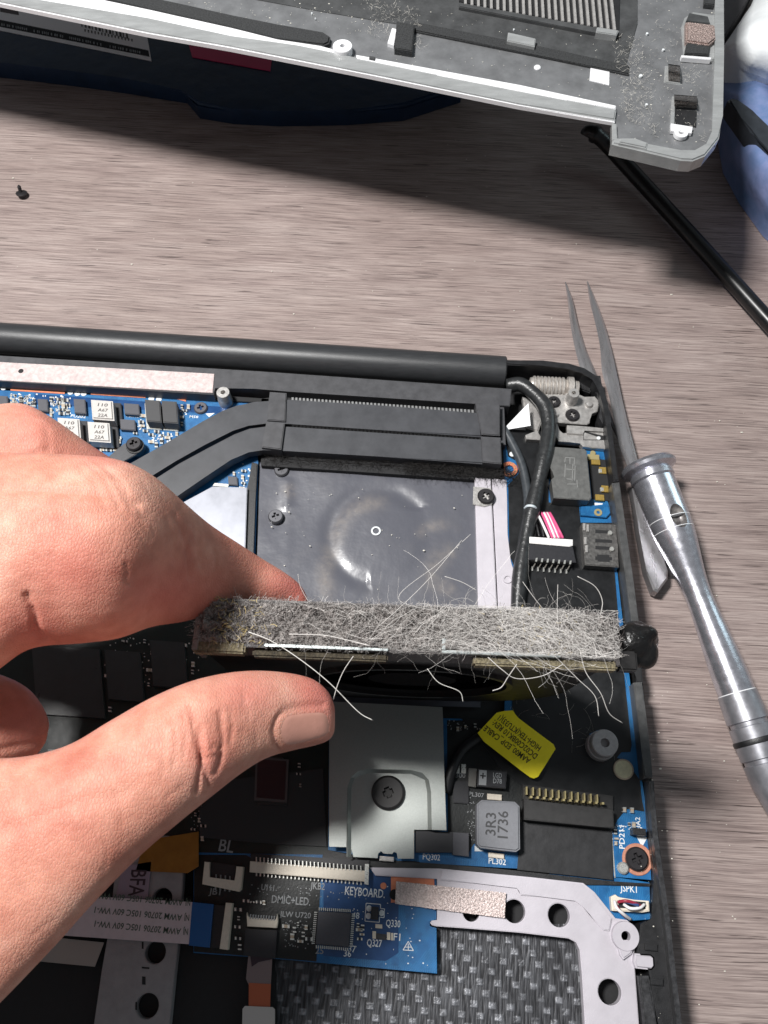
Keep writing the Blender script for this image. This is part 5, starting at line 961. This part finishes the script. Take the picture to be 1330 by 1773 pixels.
# ---------------------------------------------------------------- the hand
def skin():
    m = bpy.data.materials.new('skin'); m.use_nodes = True; nt = m.node_tree; N = nt.nodes; L = nt.links; b = N['Principled BSDF']
    tc = N.new('ShaderNodeTexCoord'); v = tc.outputs['Object']
    def noise(sc_, det=4, src=v): n = N.new('ShaderNodeTexNoise'); n.inputs['Scale'].default_value = sc_; n.inputs['Detail'].default_value = det; L.new(src, n.inputs['Vector']); return n.outputs[0]
    r = N.new('ShaderNodeValToRGB'); e = r.color_ramp.elements; e[0].position = .34; e[0].color = (*lin((193, 126, 108)), 1); e[1].position = .68; e[1].color = (*lin((220, 170, 150)), 1); q_ = e.new(.5); q_.color = (*lin((209, 148, 128)), 1)
    L.new(noise(.75, 3), r.inputs[0])
    mot = N.new('ShaderNodeValToRGB'); mot.color_ramp.elements[0].position = .35; mot.color_ramp.elements[1].position = .65; mot.color_ramp.elements[0].color = (.82, .74, .72, 1); mot.color_ramp.elements[1].color = (1.0, 1.0, 1.0, 1); L.new(noise(4.5, 6), mot.inputs[0])
    mx = N.new('ShaderNodeMix'); mx.data_type = 'RGBA'; mx.blend_type = 'MULTIPLY'; mx.inputs[0].default_value = .8; L.new(r.outputs[0], mx.inputs[6]); L.new(mot.outputs[0], mx.inputs[7])
    at = N.new('ShaderNodeAttribute'); at.attribute_name = 'flush'; m2 = N.new('ShaderNodeMix'); m2.data_type = 'RGBA'; L.new(at.outputs['Fac'], m2.inputs[0]); L.new(mx.outputs[2], m2.inputs[6]); m2.inputs[7].default_value = (*lin((202, 108, 100)), 1)
    L.new(m2.outputs[2], b.inputs['Base Color'])
    b.inputs['Roughness'].default_value = .56; b.inputs['Specular IOR Level'].default_value = .4
    b.inputs['Subsurface Weight'].default_value = .3; b.inputs['Subsurface Radius'].default_value = (.25, .09, .05); b.inputs['Subsurface Scale'].default_value = .5
    vo = N.new('ShaderNodeTexVoronoi'); vo.feature = 'DISTANCE_TO_EDGE'; vo.inputs['Scale'].default_value = 19; 
    wmp = N.new('ShaderNodeMapping'); wmp.inputs['Rotation'].default_value = (0, 0, .6); wmp.inputs['Scale'].default_value = (1.5, .75, 1); L.new(v, wmp.inputs[0]); L.new(wmp.outputs[0], vo.inputs['Vector'])
    mr = N.new('ShaderNodeMapRange'); mr.inputs[1].default_value = 0; mr.inputs[2].default_value = .2; L.new(vo.outputs[0], mr.inputs[0])
    ad = N.new('ShaderNodeMath'); ad.operation = 'MULTIPLY_ADD'; L.new(noise(30, 3), ad.inputs[0]); ad.inputs[1].default_value = .6; L.new(mr.outputs[0], ad.inputs[2])
    a2 = N.new('ShaderNodeMath'); a2.operation = 'MULTIPLY_ADD'; L.new(noise(5, 3), a2.inputs[0]); a2.inputs[1].default_value = 2.5; L.new(ad.outputs[0], a2.inputs[2])
    bp = N.new('ShaderNodeBump'); bp.inputs['Strength'].default_value = .6; bp.inputs['Distance'].default_value = .006; L.new(a2.outputs[0], bp.inputs['Height']); L.new(bp.outputs[0], b.inputs['Normal'])
    return m
def loft(bm, secs, ratio=.95, n=36, k=5):
    """secs: (far outline point, near outline point, height, depth ratio); sections are ellipses across the finger."""
    rows = catmull([np.array([a[0], a[1], b_[0], b_[1], z, rr]) for a, b_, z, rr in secs], k); rings = []
    for q_ in rows:
        m_ = P((q_[0]+q_[2])/2, (q_[1]+q_[3])/2, q_[4]); a = P(q_[0], q_[1], q_[4]); b_ = P(q_[2], q_[3], q_[4])
        u = (b_-a)/2; v = CAM-m_; v /= np.linalg.norm(v); u = u-v*u.dot(v); R = np.linalg.norm(u)
        rings.append([bm.verts.new(m_+u*math.cos(t)+v*R*q_[5]*math.sin(t)) for t in [2*math.pi*i/n for i in range(n)]])
    for r0, r1 in zip(rings, rings[1:]):
        for i in range(n): bm.faces.new((r0[i], r0[(i+1) % n], r1[(i+1) % n], r1[i]))
    for rg, fl in ((rings[0], True), (rings[-1], False)):
        c = bm.verts.new(sum((v.co for v in rg), Vector())/n)
        for i in range(n): bm.faces.new((rg[i], rg[(i+1) % n], c))
PS = empty('person', P(-60, 1300, 6), 'bare hand reaching in from the left, thumb and forefinger pinching the dirty fan', 'person')
bm = bmesh.new()
# forefinger
loft(bm, [((-330, 760), (-330, 1240), 8.2, .7), ((-160, 772), (-170, 1210), 8.4, .8), ((0, 782), (-30, 1172), 8.6, .85), ((100, 785), (50, 1122), 8.75, .85), ((198, 793), (140, 1112), 8.7, .85), ((262, 820), (205, 1104), 8.5, .85), ((318, 868), (262, 1085), 8.0, .9), ((362, 906), (320, 1076), 7.3, .9), ((410, 938), (372, 1062), 6.75, .85), ((453, 966), (418, 1057), 6.35, .85), ((492, 990), (460, 1056), 6.15, .9), ((520, 1012), (494, 1058), 5.95, .9), ((533, 1036), (518, 1062), 5.85, .9), ((534, 1050), (526, 1062), 5.8, .8)])
# second finger behind it, curled lower
loft(bm, [((-330, 760), (-330, 1000), 7.4, .8), ((-160, 725), (-160, 960), 7.3, .8), ((-40, 706), (-50, 930), 7.2, .8), ((35, 698), (10, 920), 7.15, .85), ((88, 722), (50, 925), 7.1, .9), ((150, 765), (100, 930), 6.9, .9), ((205, 802), (155, 945), 6.5, .9), ((255, 850), (210, 965), 6.1, .9), ((300, 910), (262, 990), 5.8, .9), ((318, 950), (300, 985), 5.7, .8)])
# folded fingers seen in the gap
loft(bm, [((-300, 1100), (-300, 1420), 6.6, .7), ((-120, 1130), (-130, 1400), 6.5, .75), ((-10, 1162), (-50, 1370), 6.4, .8), ((45, 1188), (20, 1330), 6.3, .85), ((74, 1222), (60, 1310), 6.2, .85), ((86, 1252), (80, 1285), 6.2, .8)])
# unseen ring and little finger, added under the thumb to block lamp light
loft(bm, [((-300, 1150), (-300, 1420), 6.3, .7), ((-120, 1200), (-120, 1420), 5.9, .8), ((0, 1270), (0, 1420), 5.5, .9), ((110, 1310), (110, 1440), 5.2, .95), ((200, 1270), (215, 1400), 5.0, .95), ((290, 1220), (310, 1350), 5.3, 1.), ((360, 1204), (378, 1326), 5.3, 1.), ((430, 1200), (442, 1314), 5.2, 1.), ((490, 1204), (498, 1294), 5.0, .9), ((520, 1220), (524, 1274), 4.9, .8)])
loft(bm, [((-300, 1350), (-300, 1600), 6.3, .7), ((-120, 1370), (-120, 1560), 5.9, .8), ((0, 1400), (0, 1540), 5.6, .9), ((110, 1385), (120, 1510), 5.3, .95), ((200, 1345), (220, 1460), 5.1, .95), ((265, 1315), (285, 1410), 4.9, .9), ((300, 1320), (310, 1370), 4.9, .8)])
# thumb and its base
loft(bm, [((-420, 1180), (-420, 2000), 7.0, .5), ((-250, 1240), (-240, 1910), 7.4, .55), ((-110, 1290), (-60, 1780), 7.7, .6), ((10, 1308), (78, 1650), 7.9, .7), ((110, 1290), (160, 1562), 8.0, .8), ((190, 1246), (240, 1482), 8.0, .85), ((262, 1206), (308, 1424), 8.0, .9), ((330, 1178), (366, 1378), 7.95, .92), ((392, 1164), (418, 1338), 7.85, .88), ((446, 1160), (462, 1312), 7.7, .82), ((498, 1164), (508, 1299), 7.5, .76), ((540, 1174), (545, 1291), 7.35, .72), ((568, 1196), (570, 1282), 7.25, .68), ((580, 1222), (580, 1268), 7.2, .6)])
# palm and wrist beyond the left edge
loft(bm, [((-260, 700), (-600, 760), 7.6, .6), ((-250, 1000), (-760, 1000), 7.2, .35), ((-230, 1300), (-760, 1300), 7.0, .35), ((-240, 1800), (-700, 1700), 7.0, .4), ((-300, 2300), (-760, 2200), 7.2, .5)], n=40)
loft(bm, [((-150, 1060), (-150, 1500), 6.6, .4), ((-250, 1060), (-250, 1500), 6.6, .6), ((-400, 1060), (-400, 1500), 6.8, .6)])
SK_ = skin()
hand = bm_obj('hand', bm, SK_, PS, True); bpy.context.view_layer.update(); remesh(hand, .042, 7)
# creases pressed into the surface
me = hand.data; nv = len(me.vertices); co = np.empty(nv*3); me.vertices.foreach_get('co', co); co = co.reshape(-1, 3); nn = np.empty(nv*3); me.vertices.foreach_get('normal', nn); nn = nn.reshape(-1, 3)
off = np.array(wloc(hand)); W = co+off; X, Y = pix(W); vw = CAM-W; vw /= np.linalg.norm(vw, axis=1)[:, None]; fac = np.clip((nn*vw).sum(1)*1.6, 0, 1)
def dseg(pts):
    pts = catmull([np.array(p, float) for p in pts], 5); best = np.full(nv, 1e9)
    for a, b_ in zip(pts, pts[1:]):
        ab = b_-a; t = np.clip(((X-a[0])*ab[0]+(Y-a[1])*ab[1])/(ab.dot(ab)+1e-9), 0, 1); best = np.minimum(best, np.hypot(X-a[0]-t*ab[0], Y-a[1]-t*ab[1]))
    return best
disp = np.zeros(nv)
cr_ = [([(486, 1300), (476, 1282), (474, 1260), (482, 1238), (500, 1228), (535, 1222), (560, 1220)], 4, .03), # nail fold, thumb joint lines

 ([(330, 1225), (338, 1270), (352, 1320), (362, 1360)], 5, .045), ([(346, 1262), (350, 1300), (346, 1340), (340, 1372)], 4, .05), ([(380, 1235), (386, 1275), (384, 1310), (372, 1340)], 4, .035), ([(318, 1232), (322, 1270), (318, 1310)], 3.5, .02), ([(300, 1240), (306, 1290), (300, 1330)], 3, .014), ([(362, 1298), (372, 1290), (384, 1296)], 3.5, .02), ([(398, 1230), (402, 1262), (398, 1290)], 3, .014), ([(352, 1316), (368, 1308), (382, 1312)], 3, .018), ([(276, 1252), (284, 1300), (280, 1350)], 3, .01), ([(425, 1215), (430, 1250)], 3, .01),
 # forefinger end joint
 ([(312, 880), (330, 905), (345, 940), (350, 975)], 6, .03), ([(300, 892), (316, 925), (326, 965), (328, 1000)], 4.5, .03), ([(325, 925), (340, 950), (352, 990)], 4, .018), ([(288, 900), (300, 940), (304, 975)], 4, .014), ([(360, 930), (372, 960), (374, 990)], 4, .012), ([(336, 915), (352, 930), (372, 938)], 4, .012),
 # fine lines over the middle of the finger
 ([(148, 800), (178, 825), (198, 855), (206, 880)], 3, .016), ([(162, 797), (196, 825), (215, 862)], 3, .016), ([(175, 800), (212, 835), (228, 880)], 3, .014), ([(190, 835), (225, 858), (252, 900)], 3, .012), ([(205, 870), (235, 895), (260, 935)], 3, .012), ([(130, 800), (160, 830), (180, 868)], 3, .01), ([(0, 846), (90, 850), (180, 858), (240, 872)], 7, .035), ([(216, 975), (221, 990), (218, 1006), (226, 1012)], 2.5, .02), ([(170, 870), (210, 890), (245, 930), (262, 960)], 3, .012),
 # fold between finger base and palm
 ([(95, 1112), (66, 1094), (58, 1060), (46, 1030)], 6, .06), ([(0, 1298), (40, 1290), (86, 1284)], 6, .03), ([(20, 1168), (60, 1130), (93, 1116)], 5, .03),
 ([(55, 787), (80, 778), (110, 786)], 5, .02), ([(60, 730), (80, 745), (84, 780)], 6, .012), ([(0, 1440), (60, 1420), (140, 1390), (220, 1370)], 12, .02)]
for pts, w_, d_ in cr_: disp -= d_*np.exp(-(dseg(pts)/w_)**2)
# criss-cross folds on the thumb base
rn = np.random.RandomState(3)
for _ in range(26):
    x, y = rn.uniform(-20, 330), rn.uniform(1330, 1680)
    a = rn.normal(1.2, .35) if rn.rand() < .6 else rn.normal(-.35, .25); l = rn.uniform(25, 80); disp -= rn.uniform(.004, .010)*np.exp(-(dseg([(x, y), (x+l*.5*math.cos(a)+rn.randn()*4, y+l*.5*math.sin(a)), (x+l*math.cos(a), y+l*math.sin(a))])/3.2)**2)
for _ in range(34):     # fine lines over the forefinger knuckle
    x, y = rn.uniform(20, 260), rn.uniform(800, 1000); a = rn.normal(.95, .3); l = rn.uniform(18, 55); disp -= rn.uniform(.003, .008)*np.exp(-(dseg([(x, y), (x+l*.5*math.cos(a)+rn.randn()*3, y+l*.5*math.sin(a)), (x+l*math.cos(a), y+l*math.sin(a))])/2.8)**2)
for _ in range(16):
    x, y = rn.uniform(280, 460), rn.uniform(1190, 1300); a = rn.normal(1.45, .2); l = rn.uniform(18, 60); disp -= rn.uniform(.003, .009)*np.exp(-(dseg([(x, y), (x+l*.5*math.cos(a)+rn.randn()*3, y+l*.5*math.sin(a)), (x+l*math.cos(a), y+l*math.sin(a))])/2.8)**2)
# soft pads and tendons
for x, y, sx, sy, d_ in [(360, 1215, 60, 30, .05), (120, 960, 90, 70, .05), (330, 905, 40, 30, .04), (470, 1215, 60, 35, .04), (250, 1010, 50, 40, -.03), (360, 1300, 14, 18, .03), (60, 740, 40, 25, .04)]: disp += d_*np.exp(-((X-x)/sx)**2-((Y-y)/sy)**2)
co += nn*(disp*fac)[:, None]; me.vertices.foreach_set('co', co.ravel()); me.update()
fl = np.zeros(nv)
for x, y, sx, sy, s_ in [(520, 1020, 70, 45, .75), (560, 1200, 60, 60, .7), (190, 780, 60, 30, .6), (360, 1330, 40, 50, .35), (430, 1200, 60, 40, .45), (60, 1080, 60, 50, .35), (130, 1010, 110, 70, .3), (45, 1240, 50, 60, .4), (300, 1030, 120, 50, .45), (60, 730, 70, 40, .35)]: fl = np.maximum(fl, s_*np.exp(-((X-x)/sx)**2-((Y-y)/sy)**2))
at_ = me.attributes.new('flush', 'FLOAT', 'POINT'); at_.data.foreach_set('value', fl.astype(np.float32))
# thumbnail, laid on the finger surface
bvh = BVHTree.FromPolygons([Vector(c+off) for c in co], [tuple(p.vertices) for p in me.polygons])
bm = bmesh.new(); NG = 18; g = []; miss = 0
nq = [(491, 1236), (568, 1229), (576, 1274), (490, 1298)]
for j in range(NG+1):
    r_ = []
    for i in range(NG+1):
        u, v = i/NG, j/NG
        # rounded free edge and cuticle
        ue = u; x = (nq[0][0]*(1-ue)+nq[1][0]*ue)*(1-v)+(nq[3][0]*(1-ue)+nq[2][0]*ue)*v; y = (nq[0][1]*(1-ue)+nq[1][1]*ue)*(1-v)+(nq[3][1]*(1-ue)+nq[2][1]*ue)*v
        x += (-9*math.sin(v*math.pi))*(1-u)+7*math.sin(v*math.pi)*u; y += (v-.5)*(-14)*abs(2*u-1)**4
        rd = Vector(ray(x, y)).normalized(); h, n_, _, _ = bvh.ray_cast(Vector(CAM), rd)
        if h is None:
            h = Vector(P(x, y, 7.2)); n_ = Vector((0, 0, 1)); miss += 1
        ed = min(u, 1-u, v, 1-v); lift = .014*min(1, ed*9)-.006
        
        r_.append(bm.verts.new(h+n_.normalized()*lift))
    g.append(r_)
for j in range(NG):
    for i in range(NG): bm.faces.new((g[j][i], g[j+1][i], g[j+1][i+1], g[j][i+1]))
for _ in range(3): bmesh.ops.smooth_vert(bm, verts=[v for v in bm.verts if not v.is_boundary], factor=.5, use_axis_x=True, use_axis_y=True, use_axis_z=True)
bmesh.ops.recalc_face_normals(bm, faces=bm.faces); print('nail misses', miss)
bm_obj('thumbnail', bm, mat('nail', (200, 146, 130), .26, var=.08, vs=3, bump=.002, bs=8, coat=.3), hand, True)
# ---------------------------------------------------------------- tidy: plain closed names
bpy.context.view_layer.update()
